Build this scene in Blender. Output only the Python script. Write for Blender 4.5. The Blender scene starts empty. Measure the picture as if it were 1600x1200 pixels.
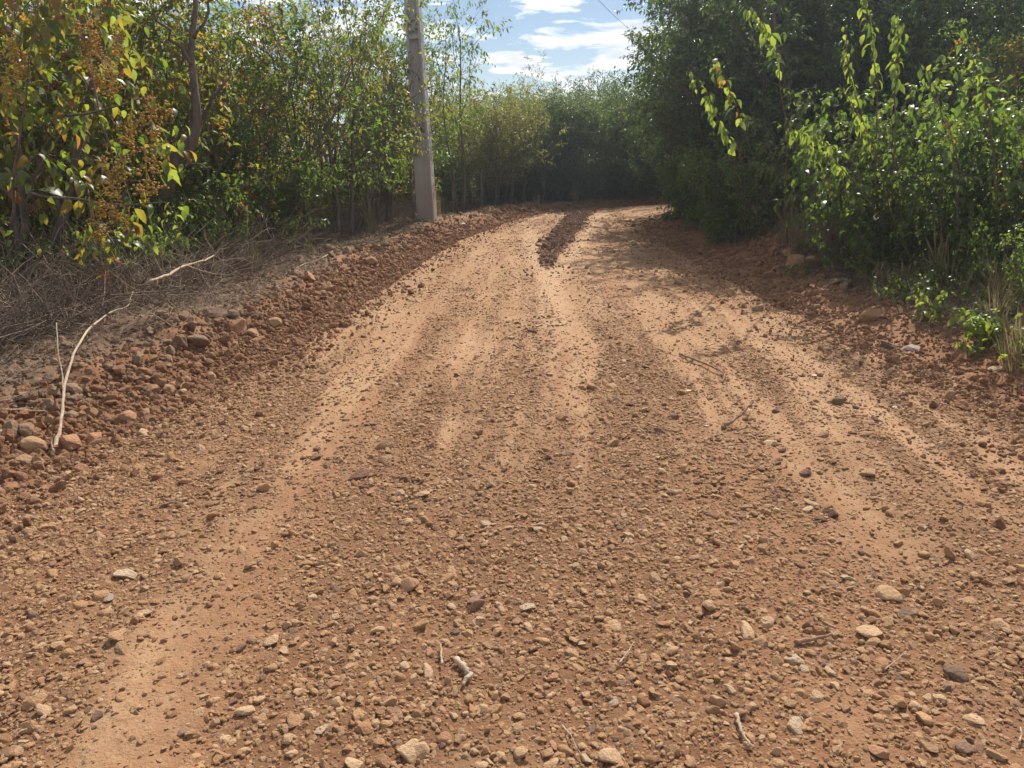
import bpy, math, random
import numpy as np
from mathutils import Vector, Matrix, Euler

S = bpy.context.scene
COL = S.collection
R = math.radians

# ------------------------------------------------------------------ camera, world, sun, exposure
CAM_H, PITCH, FPX = 1.55, R(16.8), 1208.0
cam = bpy.data.cameras.new('camera'); camo = bpy.data.objects.new('camera', cam); COL.objects.link(camo)
cam.sensor_width = 36.0; cam.lens = 36.0 * FPX / 1600.0; cam.clip_start = 0.05; cam.clip_end = 2000
camo.location = (0, 0, CAM_H); camo.rotation_euler = (math.pi / 2 - PITCH, 0, 0)
S.camera = camo
SUN_EL, SUN_AZ = R(45), R(19)            # azimuth clockwise from +Y (to the right of the view)
SKY_STRENGTH, SUN_STRENGTH = 0.050, 5.0
sun = bpy.data.lights.new('sun', 'SUN'); suno = bpy.data.objects.new('sun', sun); COL.objects.link(suno)
sun.energy = SUN_STRENGTH; sun.angle = R(0.53); sun.color = (1.0, 0.93, 0.83)
sdir = Vector((math.sin(SUN_AZ) * math.cos(SUN_EL), math.cos(SUN_AZ) * math.cos(SUN_EL), math.sin(SUN_EL)))
suno.rotation_euler = sdir.to_track_quat('Z', 'Y').to_euler(); suno.location = sdir * 60
S.view_settings.view_transform = 'Standard'; S.view_settings.look = 'None'
S.view_settings.exposure = 0.47; S.view_settings.gamma = 1.0; S.view_settings.use_curve_mapping = False
S.render.engine = 'CYCLES'
S.cycles.max_bounces = 6; S.cycles.diffuse_bounces = 3; S.cycles.glossy_bounces = 2
S.cycles.transmission_bounces = 4; S.cycles.transparent_max_bounces = 4; S.cycles.volume_bounces = 0
S.cycles.use_denoising = True; S.cycles.denoiser = 'OPENIMAGEDENOISE'; S.cycles.denoising_input_passes = 'RGB_ALBEDO_NORMAL'; S.cycles.denoising_prefilter = 'ACCURATE'; S.cycles.sample_clamp_indirect = 6.0
S.cycles.caustics_reflective = False; S.cycles.caustics_refractive = False

class NT:
    def __init__(s, tree): s.t = tree; tree.nodes.clear()
    def n(s, typ, **kw):
        nd = s.t.nodes.new(typ)
        for k, v in kw.items():
            if k.startswith('i_'): s.put(nd.inputs[k[2:].replace('_', ' ')], v)
            else: setattr(nd, k, v)
        return nd
    def put(s, sock, v):
        if isinstance(v, bpy.types.NodeSocket): s.t.links.new(v, sock)
        else: sock.default_value = v
    def math(s, op, a, b=0.0, clamp=False):
        nd = s.t.nodes.new('ShaderNodeMath'); nd.operation = op; nd.use_clamp = clamp
        s.put(nd.inputs[0], a); s.put(nd.inputs[1], b); return nd.outputs[0]
    def mix(s, f, a, b, mode='MIX'):
        nd = s.t.nodes.new('ShaderNodeMix'); nd.data_type = 'RGBA'; nd.blend_type = mode
        s.put(nd.inputs['Factor'], f)
        for nm, v in (('A', a), ('B', b)):
            sk = [i for i in nd.inputs if i.name == nm and i.type == 'RGBA'][0]
            s.put(sk, v if isinstance(v, bpy.types.NodeSocket) else (*v, 1.0))
        return [o for o in nd.outputs if o.type == 'RGBA'][0]
    def noise(s, scale, detail=4, rough=0.55, vec=None, dist=0.0):
        nd = s.t.nodes.new('ShaderNodeTexNoise'); nd.inputs['Scale'].default_value = scale
        nd.inputs['Detail'].default_value = detail; nd.inputs['Roughness'].default_value = rough
        nd.inputs['Distortion'].default_value = dist
        if vec is not None: s.put(nd.inputs['Vector'], vec)
        return nd.outputs['Fac']
    def ramp(s, fac, stops, interp='LINEAR'):
        nd = s.t.nodes.new('ShaderNodeValToRGB'); s.put(nd.inputs[0], fac); cr = nd.color_ramp; cr.interpolation = interp
        while len(cr.elements) > 1: cr.elements.remove(cr.elements[-1])
        for i, (p, c) in enumerate(stops):
            e = cr.elements[0] if i == 0 else cr.elements.new(p)
            e.position = p; e.color = (*c, 1.0) if len(c) == 3 else c
        return nd.outputs[0]
    def rng(s, v, a, b, c=0.0, d=1.0):
        nd = s.t.nodes.new('ShaderNodeMapRange'); s.put(nd.inputs[0], v)
        for i, x in enumerate((a, b, c, d)): nd.inputs[i + 1].default_value = x
        return nd.outputs[0]
    def attr(s, name): return s.n('ShaderNodeAttribute', attribute_name=name).outputs['Fac']

W = bpy.data.worlds.new('World'); S.world = W; W.use_nodes = True
w = NT(W.node_tree)
sky = w.n('ShaderNodeTexSky', sky_type='NISHITA', sun_disc=False, sun_elevation=SUN_EL, sun_rotation=SUN_AZ,
          altitude=300, air_density=1.0, dust_density=0.3, ozone_density=1.6)
tc = w.n('ShaderNodeTexCoord')
sep = w.n('ShaderNodeSeparateXYZ'); w.put(sep.inputs[0], tc.outputs['Generated'])
zz = w.math('MAXIMUM', sep.outputs[2], 0.015)
zz = w.math('ADD', zz, 0.10)
cx = w.math('DIVIDE', sep.outputs[0], zz); cy = w.math('DIVIDE', sep.outputs[1], zz)
cmb = w.n('ShaderNodeCombineXYZ'); w.put(cmb.inputs[0], cx); w.put(cmb.inputs[1], cy)
vm = w.n('ShaderNodeVectorMath', operation='MULTIPLY_ADD')
w.put(vm.inputs[0], cmb.outputs[0]); vm.inputs[1].default_value = (1, 1, 1); vm.inputs[2].default_value = (11.1, 5.7, 0.7)
n1 = w.noise(1.5, 9, 0.58, vm.outputs[0], 0.25)
mask = w.math('MULTIPLY', w.rng(n1, 0.47, 0.53), w.rng(sep.outputs[2], 0.0, 0.05))
vm2 = w.n('ShaderNodeVectorMath', operation='ADD'); w.put(vm2.inputs[0], vm.outputs[0]); vm2.inputs[1].default_value = (0.05, 0.16, 0.0)
n2 = w.noise(1.5, 6, 0.55, vm2.outputs[0], 0.25)
thick = w.rng(n2, 0.46, 0.62)
ccol = w.mix(thick, (18.5, 18.5, 18.5), (10.5, 11.3, 13.0))
skyc = w.mix(mask, w.mix(1.0, sky.outputs[0], (1.08, 1.14, 1.24), 'MULTIPLY'), ccol)
bg = w.n('ShaderNodeBackground'); w.put(bg.inputs[0], skyc); bg.inputs[1].default_value = SKY_STRENGTH
wo = w.n('ShaderNodeOutputWorld'); w.put(wo.inputs[0], bg.outputs[0])

# ------------------------------------------------------------------ helpers
def px(x, y, h=0.0):
    """photo pixel (1600x1200) -> point on the level h metres above the road datum"""
    a = PITCH + math.atan((y - 600) / FPX)
    Y = (CAM_H - h) / math.tan(a)
    dep = Y * math.cos(PITCH) + (CAM_H - h) * math.sin(PITCH)
    return ((x - 800) / FPX * dep, Y, dep)
def at(x, y, Y):
    """photo pixel at ground distance Y -> 3D point"""
    dx, dy, dz = (x - 800) / FPX, 1.0, (600 - y) / FPX
    vy = dy * math.cos(PITCH) + dz * math.sin(PITCH); vz = -dy * math.sin(PITCH) + dz * math.cos(PITCH)
    k = Y / vy
    return Vector((dx * k, Y, CAM_H + vz * k))

def tag(o, label=None, cat=None, group=None, kind=None):
    if label: o['label'] = label
    if cat: o['category'] = cat
    if group: o['group'] = group
    if kind: o['kind'] = kind
    return o
def link(name, data, parent=None, loc=(0, 0, 0), rot=(0, 0, 0), scale=(1, 1, 1)):
    o = bpy.data.objects.new(name, data); COL.objects.link(o)
    o.location = loc; o.rotation_euler = rot; o.scale = scale
    if parent: o.parent = parent
    return o
def empty(name, loc, rz=0.0, scale=1.0):
    o = link(name, None, None, loc, (0, 0, rz), (scale,) * 3); o.empty_display_size = 0.1; return o
def make_mesh(name, V, faces, mat=None, smooth=True):
    """faces: list of int arrays (n,k)"""
    me = bpy.data.meshes.new(name); V = np.asarray(V, np.float32).reshape(-1, 3)
    me.vertices.add(len(V)); me.vertices.foreach_set('co', V.ravel())
    faces = [np.asarray(f, np.int32) for f in faces if len(f)]
    loops = np.concatenate([f.ravel() for f in faces])
    sizes = np.concatenate([np.full(len(f), f.shape[1], np.int32) for f in faces])
    starts = np.concatenate([[0], np.cumsum(sizes)[:-1]]).astype(np.int32)
    me.loops.add(len(loops)); me.loops.foreach_set('vertex_index', loops)
    me.polygons.add(len(sizes)); me.polygons.foreach_set('loop_start', starts); me.polygons.foreach_set('loop_total', sizes)
    me.polygons.foreach_set('use_smooth', np.full(len(sizes), smooth, bool))
    me.update(calc_edges=True)
    if mat: me.materials.append(mat)
    return me
class MB:
    def __init__(s): s.V = []; s.T = []; s.Q = []; s.n = 0
    def add(s, V, T=None, Q=None):
        V = np.asarray(V, float).reshape(-1, 3); s.V.append(V)
        if T is not None and len(T): s.T.append(np.asarray(T, int) + s.n)
        if Q is not None and len(Q): s.Q.append(np.asarray(Q, int) + s.n)
        s.n += len(V)
    def tube(s, pts, rad, sides=6, cap=True):
        P = np.asarray(pts, float); n = len(P); rad = np.broadcast_to(np.asarray(rad, float), (n,))
        T = np.gradient(P, axis=0); T /= np.linalg.norm(T, axis=1, keepdims=True) + 1e-9
        ref = np.array([0.31, 0.17, 0.93]) if abs(T[:, 2].mean()) < 0.8 else np.array([0.95, 0.2, 0.1])
        A = np.cross(T, ref); A /= np.linalg.norm(A, axis=1, keepdims=True) + 1e-9; B = np.cross(T, A)
        th = np.arange(sides) * 2 * np.pi / sides
        V = P[:, None] + rad[:, None, None] * (np.cos(th)[None, :, None] * A[:, None] + np.sin(th)[None, :, None] * B[:, None])
        i = np.arange(n - 1)[:, None] * sides; j = np.arange(sides)[None]; j2 = (j + 1) % sides
        Q = np.stack([i + j, i + j2, i + j2 + sides, i + j + sides], -1).reshape(-1, 4)
        V = V.reshape(-1, 3)
        T_ = []
        if cap:
            c = len(V); V = np.vstack([V, P[-1] + T[-1] * rad[-1] * 0.5, P[0]])
            T_ = [(c - 1 - sides + 1 + k, c - sides + (k + 1) % sides, c) for k in range(sides)]
            T_ += [((k + 1) % sides, k, c + 1) for k in range(sides)]
        s.add(V, T_, Q)
    def box(s, lo, hi):
        x0, y0, z0 = lo; x1, y1, z1 = hi
        V = [(x0,y0,z0),(x1,y0,z0),(x1,y1,z0),(x0,y1,z0),(x0,y0,z1),(x1,y0,z1),(x1,y1,z1),(x0,y1,z1)]
        s.add(V, None, [(0,3,2,1),(4,5,6,7),(0,1,5,4),(1,2,6,5),(2,3,7,6),(3,0,4,7)])
    def mesh(s, name, mat=None, smooth=True):
        f = []
        if s.T: f.append(np.vstack(s.T))
        if s.Q: f.append(np.vstack(s.Q))
        return make_mesh(name, np.vstack(s.V), f, mat, smooth)

def hsh(ix, iy, s):
    n = (ix * 374761393 + iy * 668265263 + s * 144269504) & 0xffffffff
    n = ((n ^ (n >> 13)) * 1274126177) & 0xffffffff
    return ((n ^ (n >> 16)) & 0xffff) / 65535.0
def vnoise(x, y, s=0):
    ix = np.floor(x).astype(np.int64); iy = np.floor(y).astype(np.int64); fx = x - ix; fy = y - iy
    fx = fx * fx * (3 - 2 * fx); fy = fy * fy * (3 - 2 * fy)
    a = hsh(ix, iy, s); b = hsh(ix + 1, iy, s); c = hsh(ix, iy + 1, s); d = hsh(ix + 1, iy + 1, s)
    return (a + (b - a) * fx + (c - a) * fy + (a - b - c + d) * fx * fy) * 2 - 1
def fbm(x, y, s=0, o=4):
    r = 0; a = 1.0; t = 0
    for k in range(o):
        r = r + a * vnoise(x * 2 ** k + 17.3 * k, y * 2 ** k + 5.1 * k, s + k); t += a; a *= 0.5
    return r / t
def sstep(a, b, x): t = np.clip((x - a) / (b - a), 0, 1); return t * t * (3 - 2 * t)
def gss(x, m, s): return np.exp(-((x - m) / s) ** 2)

# ------------------------------------------------------------------ terrain shape
EY  = [-40, 0.0, 3.4, 6.1, 10.6, 14.0, 18.0, 20.0, 22.0, 24.0, 27.0, 35.0, 60.0]
EXL = [-2.8, -2.6, -2.46, -1.85, -1.45, -1.05, -0.15, 0.6, 2.2, 4.6, 9.0, 21.0, 60.0]
EXR = [3.1, 3.1, 3.1, 3.0, 2.75, 2.75, 3.05, 3.9, 5.9, 9.2, 14.5, 27.0, 66.0]
def edges(Y):
    return np.interp(Y, EY, EXL), np.interp(Y, EY, EXR)
def windrow(X, Y):      # the loose strip of dark earth left in the middle of the road
    c = np.interp(Y, [9.6, 11.2, 13.2, 19.5, 22], [0.46, 0.52, 0.72, 1.66, 2.3]); wd = np.interp(Y, [10.2, 11.2, 13.2, 19.5], [0.02, 0.14, 0.25, 0.33])
    return (1 - sstep(wd * 0.7, wd * 1.15, np.abs(X - c) + 0.10 * fbm(X * 4, Y * 2.5, 77, 3))) * sstep(9.7, 11.6, Y) * (1 - sstep(20.0, 21.5, Y))
def paletrack(X, Y):    # two packed wheel tracks that meet in a V at the tip of the windrow
    a = np.interp(Y, [5, 9.5, 11.9, 18, 21], [0.30, 0.43, 0.30, 0.35, 1.2]); b = np.interp(Y, [5, 9.5, 12.7, 19, 22], [0.38, 0.47, 1.08, 2.05, 3.0])
    return np.clip(gss(X, a, 0.13) + gss(X, b, 0.13), 0, 1) * sstep(5.5, 9.0, Y) * (1 - sstep(19, 21, Y)) * (1 - windrow(X, Y)) * (0.75 + 0.25 * vnoise(X * 6, Y * 2, 19))
def mound(X, Y):
    return np.exp(-(((X - 4.15) / 0.62) ** 2 + ((Y - 11.1) / 1.1) ** 2))
def gravel(X, Y):
    """0..1 how much loose gravel lies on the road"""
    n = fbm(X * 1.7, Y * 0.55, 31, 4); n2 = fbm(X * 4.5, Y * 2.2, 41, 3)
    near = 1 - sstep(2.9, 5.6, Y)
    g = 0.36 + 0.42 * near
    g += 0.55 * gss(X, -1.85, 0.5) * (1 - sstep(4.5, 7.0, Y))
    g += 0.35 * gss(X, -0.55, 0.18) * (1 - sstep(8.0, 12.0, Y))
    g += 0.30 * gss(X, 0.65, 0.45) * (1 - sstep(3.4, 5.5, Y))
    g += 0.30 * gss(X, 1.3, 0.6) * (1 - sstep(2.4, 3.0, Y))
    g += 0.22 * gss(X, 2.3, 0.25)
    g -= 0.95 * gss(X, -1.05 + 0.05 * np.sin(Y * 2), 0.17) * (1 - sstep(5, 9, Y)) + 0.5 * gss(X, 0.22 + 0.04 * Y, 0.09) * sstep(2.0, 3.5, Y) * (1 - sstep(7, 10, Y)) + 0.45 * gss(X, -0.30 - 0.02 * Y, 0.07) * sstep(2.2, 3.6, Y)
    g -= 0.24 * gss(X, 1.95, 0.42) * sstep(2.5, 3.0, Y)
    g -= 0.45 * gss(X, -1.75 + 0.12 * Y, 0.10) * (1 - sstep(2.5, 4, Y))
    g -= 0.55 * gss(X, 0.95, 0.09) * (1 - sstep(1.9, 2.6, Y))
    xl, xr = edges(Y); u = X - (xl + xr) / 2
    st = fbm(u * 5.5, Y * 0.33, 141, 3) + 0.5 * fbm(u * 15, Y * 0.8, 151, 2)
    g += 0.55 * n + 0.45 * n2 + 0.8 * st * sstep(1.6, 4.5, Y) - 0.5 * paletrack(X, Y)
    return np.clip(g, 0, 1)
def H(X, Y, lod=0.05):
    X = np.asarray(X, float); Y = np.asarray(Y, float); lod = np.broadcast_to(np.asarray(lod, float), X.shape)
    xl, xr = edges(Y)
    jit = 0.12 * fbm(X * 1.3, Y * 1.3, 5, 2)
    dl = xl - X + jit; dr = X - xr + jit
    road = np.clip(np.minimum(-dl, -dr) / 1.2, 0, 1)
    h = 0.035 * road + 0.012 * fbm(X * 0.8, Y * 0.5, 3, 2)
    # wheel ruts and scrape lines running with the road
    mid = (X - (xl + xr) / 2)
    h = h - 0.012 * (gss(mid, -0.9, 0.16) + gss(mid, 1.15, 0.22)) * road
    h = h + (0.006 * vnoise(mid * 9, Y * 0.4, 8) + 0.004 * vnoise(mid * 21, Y * 0.9, 9)) * road
    # tyre lug marks pressed across two of the tracks
    lug = (gss(mid, -0.92, 0.15) + gss(mid, 0.05, 0.13)) * sstep(3.8, 5.0, Y) * (1 - sstep(10, 13, Y)) * np.clip(0.5 + 1.3 * vnoise(mid * 2.0, Y * 1.1, 23), 0, 1)
    h = h + 0.013 * lug * np.sin(Y * 2 * np.pi / 0.17 + 2.2 * np.sign(mid + 0.4) * np.abs(mid + 0.4)) * np.clip(0.14 / np.maximum(lod, 1e-3) - 1, 0, 1)
    # left berm
    bh = 0.20 + 0.05 * fbm(X * 0.7, Y * 0.7, 11, 2)
    b = sstep(0.0, 0.75, dl) * bh - 0.07 * sstep(0.95, 1.7, dl) + 0.05 * sstep(2.0, 5.0, dl)
    b = b + 0.06 * gss(dl, 1.1, 0.35) * vnoise(X * 1.6, Y * 1.6, 13)
    # right bank
    c = sstep(0.0, 0.9, dr) * 0.10 + sstep(0.8, 3.0, dr) * 0.22 + 0.36 * mound(X, Y)
    out = np.clip(np.maximum(dl, dr), 0, 1)
    h = h + b + c + out * (0.07 * fbm(X * 2.2, Y * 2.2, 17, 3) + 0.035 * fbm(X * 6.5, Y * 6.5, 27, 3)) + 0.025 * windrow(X, Y) * (1 + 0.3 * vnoise(X * 8, Y * 8, 2))
    h = h - 0.6 * sstep(45, 90, np.hypot(X, Y)) * 0
    # finer octaves, dropped where the sheet is too coarse to carry them
    wl, amp, k = 0.40, 0.0085, 0
    while wl > 0.012:
        m = np.clip((wl / np.maximum(lod, 1e-4) - 1.5) / 2.0, 0, 1)
        if m.max() > 0:
            h = h + m * amp * vnoise(X / wl + k * 3.7, Y / wl, 50 + k) * (1 + 2.6 * np.clip(np.maximum(dl, dr) * 2, 0, 1))
        wl *= 0.55; amp *= 0.70; k += 1
    return h
def Hs(x, y): return float(H(np.array([x]), np.array([y]), 0.03)[0])

# ------------------------------------------------------------------ materials
def new_mat(name):
    m = bpy.data.materials.new(name); m.use_nodes = True; return m, NT(m.node_tree)
def finish(n, bsdf, disp=None):
    o = n.n('ShaderNodeOutputMaterial'); n.put(o.inputs[0], bsdf)
def principled(n, col, rough=0.9, spec=0.3, bump=None, bstr=0.5, bdist=0.01):
    p = n.n('ShaderNodeBsdfPrincipled'); n.put(p.inputs['Base Color'], col if isinstance(col, bpy.types.NodeSocket) else (*col, 1))
    n.put(p.inputs['Roughness'], rough); n.put(p.inputs['Specular IOR Level'], spec)
    if bump is not None:
        b = n.n('ShaderNodeBump'); n.put(b.inputs['Height'], bump); b.inputs['Strength'].default_value = bstr
        b.inputs['Distance'].default_value = bdist; n.put(p.inputs['Normal'], b.outputs[0])
    return p
def ground_mat():
    m, n = new_mat('laterite_soil')
    g = n.n('ShaderNodeNewGeometry').outputs['Position']
    a = n.noise(1.1, 5, 0.6, g); b = n.noise(9, 6, 0.65, g); c = n.noise(85, 4, 0.6, g); d = n.noise(420, 2, 0.5, g)
    soil = n.mix(n.rng(a, 0.35, 0.65), (0.350, 0.207, 0.110), (0.410, 0.260, 0.150))
    soil = n.mix(n.rng(b, 0.45, 0.75), soil, (0.34, 0.17, 0.085))
    soil = n.mix(n.math('MULTIPLY', n.rng(c, 0.50, 0.68), 0.7), soil, (0.27, 0.15, 0.085))
    soil = n.mix(n.math('MULTIPLY', n.rng(d, 0.60, 0.75), 0.5), soil, (0.56, 0.38, 0.25))
    soil = n.mix(n.math('MULTIPLY', n.attr('gravel'), 0.9), soil, (0.17, 0.083, 0.042))  # soil darkened under gravel, standing in for shade between the pebbles
    soil = n.mix(n.math('MULTIPLY', n.attr('streak'), 0.6), soil, (0.27, 0.135, 0.07))
    soil = n.mix(n.math('MULTIPLY', n.attr('pale'), 0.8), soil, (0.47, 0.31, 0.19))
    bermc = n.mix(n.rng(b, 0.35, 0.7), (0.18, 0.082, 0.042), (0.28, 0.14, 0.075))
    soil = n.mix(n.attr('berm'), soil, bermc)
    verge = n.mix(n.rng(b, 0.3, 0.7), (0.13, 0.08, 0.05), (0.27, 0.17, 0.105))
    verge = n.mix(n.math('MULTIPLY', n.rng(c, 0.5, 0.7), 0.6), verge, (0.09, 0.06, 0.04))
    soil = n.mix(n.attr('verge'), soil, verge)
    wr = n.mix(n.rng(c, 0.4, 0.7), (0.15, 0.075, 0.048), (0.24, 0.13, 0.08))
    soil = n.mix(n.attr('windrow'), soil, wr)
    v = n.n('ShaderNodeTexVoronoi', feature='F1'); v.inputs['Scale'].default_value = 120; n.put(v.inputs['Vector'], g)
    hgt = n.math('ADD', n.math('MULTIPLY', c, 1.0), n.math('MULTIPLY', n.math('SUBTRACT', 0.6, v.outputs['Distance']), 0.12))
    hgt = n.math('ADD', hgt, n.math('MULTIPLY', d, 0.25))
    finish(n, principled(n, soil, 0.95, 0.15, hgt, 0.9, 0.008).outputs[0]); return m
def stone_mat(name, stops, rough=0.85):
    m, n = new_mat(name)
    r = n.n('ShaderNodeObjectInfo').outputs['Random']
    tcn = n.n('ShaderNodeTexCoord').outputs['Object']
    base = n.ramp(r, stops)
    b = n.noise(3.5, 5, 0.6, tcn); c = n.noise(16, 4, 0.6, tcn)
    col = n.mix(n.math('MULTIPLY', n.rng(b, 0.4, 0.7), 0.35), base, (0.40, 0.23, 0.12))
    col = n.mix(n.math('MULTIPLY', n.rng(c, 0.55, 0.75), 0.35), col, (0.18, 0.10, 0.06))
    finish(n, principled(n, col, rough, 0.3, n.math('ADD', b, n.math('MULTIPLY', c, 0.4)), 0.6, 0.06).outputs[0]); return m
M = {}
M['ground'] = ground_mat()
M['pebble'] = stone_mat('pebble_stone', [(0, (0.36, 0.18, 0.085)), (0.25, (0.57, 0.335, 0.17)), (0.5, (0.45, 0.245, 0.12)), (0.65, (0.64, 0.43, 0.255)),
                                         (0.8, (0.48, 0.28, 0.15)), (0.93, (0.40, 0.22, 0.125)), (1.0, (0.22, 0.14, 0.105))])
M['clod'] = stone_mat('earth_clod', [(0, (0.25, 0.118, 0.06)), (0.4, (0.35, 0.18, 0.095)), (0.7, (0.20, 0.095, 0.05)), (1.0, (0.42, 0.25, 0.145))], 0.95)
M['vergestone'] = stone_mat('verge_stone', [(0, (0.28, 0.175, 0.11)), (0.5, (0.20, 0.12, 0.075)), (1.0, (0.36, 0.24, 0.155))], 0.95)
M['darkclod'] = stone_mat('dark_clod', [(0, (0.15, 0.078, 0.048)), (0.5, (0.20, 0.11, 0.068)), (1.0, (0.28, 0.16, 0.10))], 0.95)
def fixed_stone(name, c):
    return stone_mat(name, [(0, tuple(x * 0.92 for x in c)), (1, c)])
M['tan'] = fixed_stone('tan_stone', (0.64, 0.43, 0.25)); M['pale'] = fixed_stone('pale_stone', (0.60, 0.44, 0.29))
M['red'] = fixed_stone('red_stone', (0.48, 0.25, 0.14)); M['purple'] = fixed_stone('purple_stone', (0.33, 0.18, 0.14))
M['darkst'] = fixed_stone('dark_stone', (0.20, 0.13, 0.09)); M['grey'] = fixed_stone('grey_stone', (0.42, 0.35, 0.29))
M['brown'] = fixed_stone('brown_stone', (0.42, 0.25, 0.14)); M['dusty'] = fixed_stone('dusty_stone', (0.27, 0.175, 0.115))

def bark_mat(name, a, b, sc=14):
    m, n = new_mat(name); tcn = n.n('ShaderNodeTexCoord').outputs['Object']
    mp = n.n('ShaderNodeMapping'); n.put(mp.inputs[0], tcn); mp.inputs['Scale'].default_value = (1, 1, 0.22)
    f = n.noise(sc, 6, 0.65, mp.outputs[0]); f2 = n.noise(2.5, 3, 0.5, tcn)
    col = n.mix(n.rng(f, 0.35, 0.65), a, b); col = n.mix(n.math('MULTIPLY', n.rng(f2, 0.5, 0.7), 0.4), col, (0.24, 0.21, 0.18))
    finish(n, principled(n, col, 0.9, 0.2, f, 0.7, 0.02).outputs[0]); return m
M['bark'] = bark_mat('grey_brown_bark', (0.075, 0.055, 0.042), (0.19, 0.15, 0.115))
M['twig'] = bark_mat('twig_bark', (0.10, 0.075, 0.055), (0.21, 0.165, 0.125), 20)
M['dry'] = bark_mat('dry_twig', (0.14, 0.10, 0.072), (0.31, 0.235, 0.17), 20)
M['bleach'] = bark_mat('bleached_wood', (0.36, 0.26, 0.175), (0.56, 0.44, 0.32), 25)
M['stick'] = bark_mat('brown_stick', (0.20, 0.11, 0.065), (0.34, 0.21, 0.14), 25)
M['post'] = bark_mat('weathered_post', (0.10, 0.08, 0.065), (0.24, 0.20, 0.165), 18)

def leaf_mat(name, stops, tstops, rough=0.42, trans=0.5, spec=0.6):
    m, n = new_mat(name)
    geo = n.n('ShaderNodeNewGeometry'); r = geo.outputs['Random Per Island']
    oi = n.n('ShaderNodeObjectInfo').outputs['Random']
    r2 = n.math('FRACT', n.math('ADD', r, n.math('MULTIPLY', oi, 0.13)))
    nb = n.noise(0.9, 2, 0.5, geo.outputs['Position'])
    r3 = n.math('ADD', n.math('MULTIPLY', r2, 0.72), n.math('MULTIPLY', n.rng(nb, 0.3, 0.7), 0.28))
    col = n.ramp(r3, stops); tr = n.ramp(r3, tstops)
    p = principled(n, col, rough, spec)
    t = n.n('ShaderNodeBsdfTranslucent'); n.put(t.inputs[0], tr)
    mx = n.n('ShaderNodeMixShader', i_Fac=trans); n.put(mx.inputs[1], p.outputs[0]); n.put(mx.inputs[2], t.outputs[0])
    finish(n, mx.outputs[0]); return m
G = [(0, (0.045, 0.072, 0.018)), (0.35, (0.06, 0.10, 0.024)), (0.7, (0.085, 0.125, 0.03)), (1, (0.11, 0.135, 0.035))]
GT = [(0, (0.13, 0.22, 0.025)), (0.35, (0.18, 0.30, 0.03)), (0.7, (0.27, 0.38, 0.045)), (1, (0.36, 0.40, 0.055))]
M['leaf'] = leaf_mat('green_leaf', G, GT)
M['leaf_mixed'] = leaf_mat('turning_leaf',
    [(0, (0.05, 0.08, 0.02)), (0.45, (0.075, 0.11, 0.027)), (0.62, (0.13, 0.12, 0.03)), (0.76, (0.20, 0.13, 0.03)), (0.88, (0.22, 0.08, 0.03)), (1, (0.16, 0.07, 0.04))],
    [(0, (0.16, 0.25, 0.03)), (0.45, (0.32, 0.40, 0.04)), (0.62, (0.52, 0.45, 0.05)), (0.76, (0.60, 0.36, 0.05)), (0.88, (0.52, 0.18, 0.04)), (1, (0.30, 0.12, 0.05))])
M['leaf_olive'] = leaf_mat('olive_leaf',
    [(0, (0.06, 0.08, 0.025)), (0.6, (0.10, 0.11, 0.035)), (0.85, (0.15, 0.13, 0.045)), (1, (0.19, 0.12, 0.05))],
    [(0, (0.22, 0.28, 0.04)), (0.6, (0.38, 0.38, 0.06)), (0.85, (0.50, 0.40, 0.08)), (1, (0.50, 0.28, 0.08))])
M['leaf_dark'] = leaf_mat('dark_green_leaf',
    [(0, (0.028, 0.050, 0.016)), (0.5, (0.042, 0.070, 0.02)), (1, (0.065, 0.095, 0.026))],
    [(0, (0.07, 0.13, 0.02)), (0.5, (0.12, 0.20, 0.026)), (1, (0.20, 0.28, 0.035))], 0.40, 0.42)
M['leaf_bright'] = leaf_mat('young_leaf', [(0, (0.09, 0.15, 0.028)), (1, (0.13, 0.18, 0.035))], [(0, (0.30, 0.42, 0.05)), (1, (0.44, 0.50, 0.07))], 0.35, 0.55)
M['leaf_fresh'] = leaf_mat('fresh_green_leaf', [(0, (0.05, 0.085, 0.02)), (1, (0.11, 0.15, 0.035))], [(0, (0.13, 0.22, 0.028)), (0.7, (0.28, 0.38, 0.045)), (1, (0.46, 0.46, 0.06))])
M['leaf_yellow'] = leaf_mat('yellow_leaf', [(0, (0.28, 0.20, 0.03)), (1, (0.30, 0.12, 0.03))], [(0, (0.62, 0.48, 0.05)), (1, (0.60, 0.25, 0.05))], 0.4, 0.55)
M['leaf_dry'] = leaf_mat('dead_leaf', [(0, (0.13, 0.075, 0.045)), (0.6, (0.22, 0.14, 0.085)), (1, (0.34, 0.25, 0.17))], [(0, (0.14, 0.08, 0.04)), (1, (0.25, 0.17, 0.09))], 0.7, 0.2, 0.2)
M['seed'] = leaf_mat('seed_capsule', [(0, (0.38, 0.22, 0.04)), (1, (0.58, 0.40, 0.10))], [(0, (0.55, 0.32, 0.04)), (1, (0.75, 0.52, 0.08))], 0.6, 0.25, 0.25)
M['straw'] = leaf_mat('straw_blade', [(0, (0.22, 0.17, 0.09)), (0.7, (0.34, 0.27, 0.16)), (1, (0.14, 0.16, 0.05))], [(0, (0.30, 0.22, 0.10)), (0.7, (0.42, 0.33, 0.18)), (1, (0.30, 0.34, 0.08))], 0.6, 0.35, 0.3)

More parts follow.
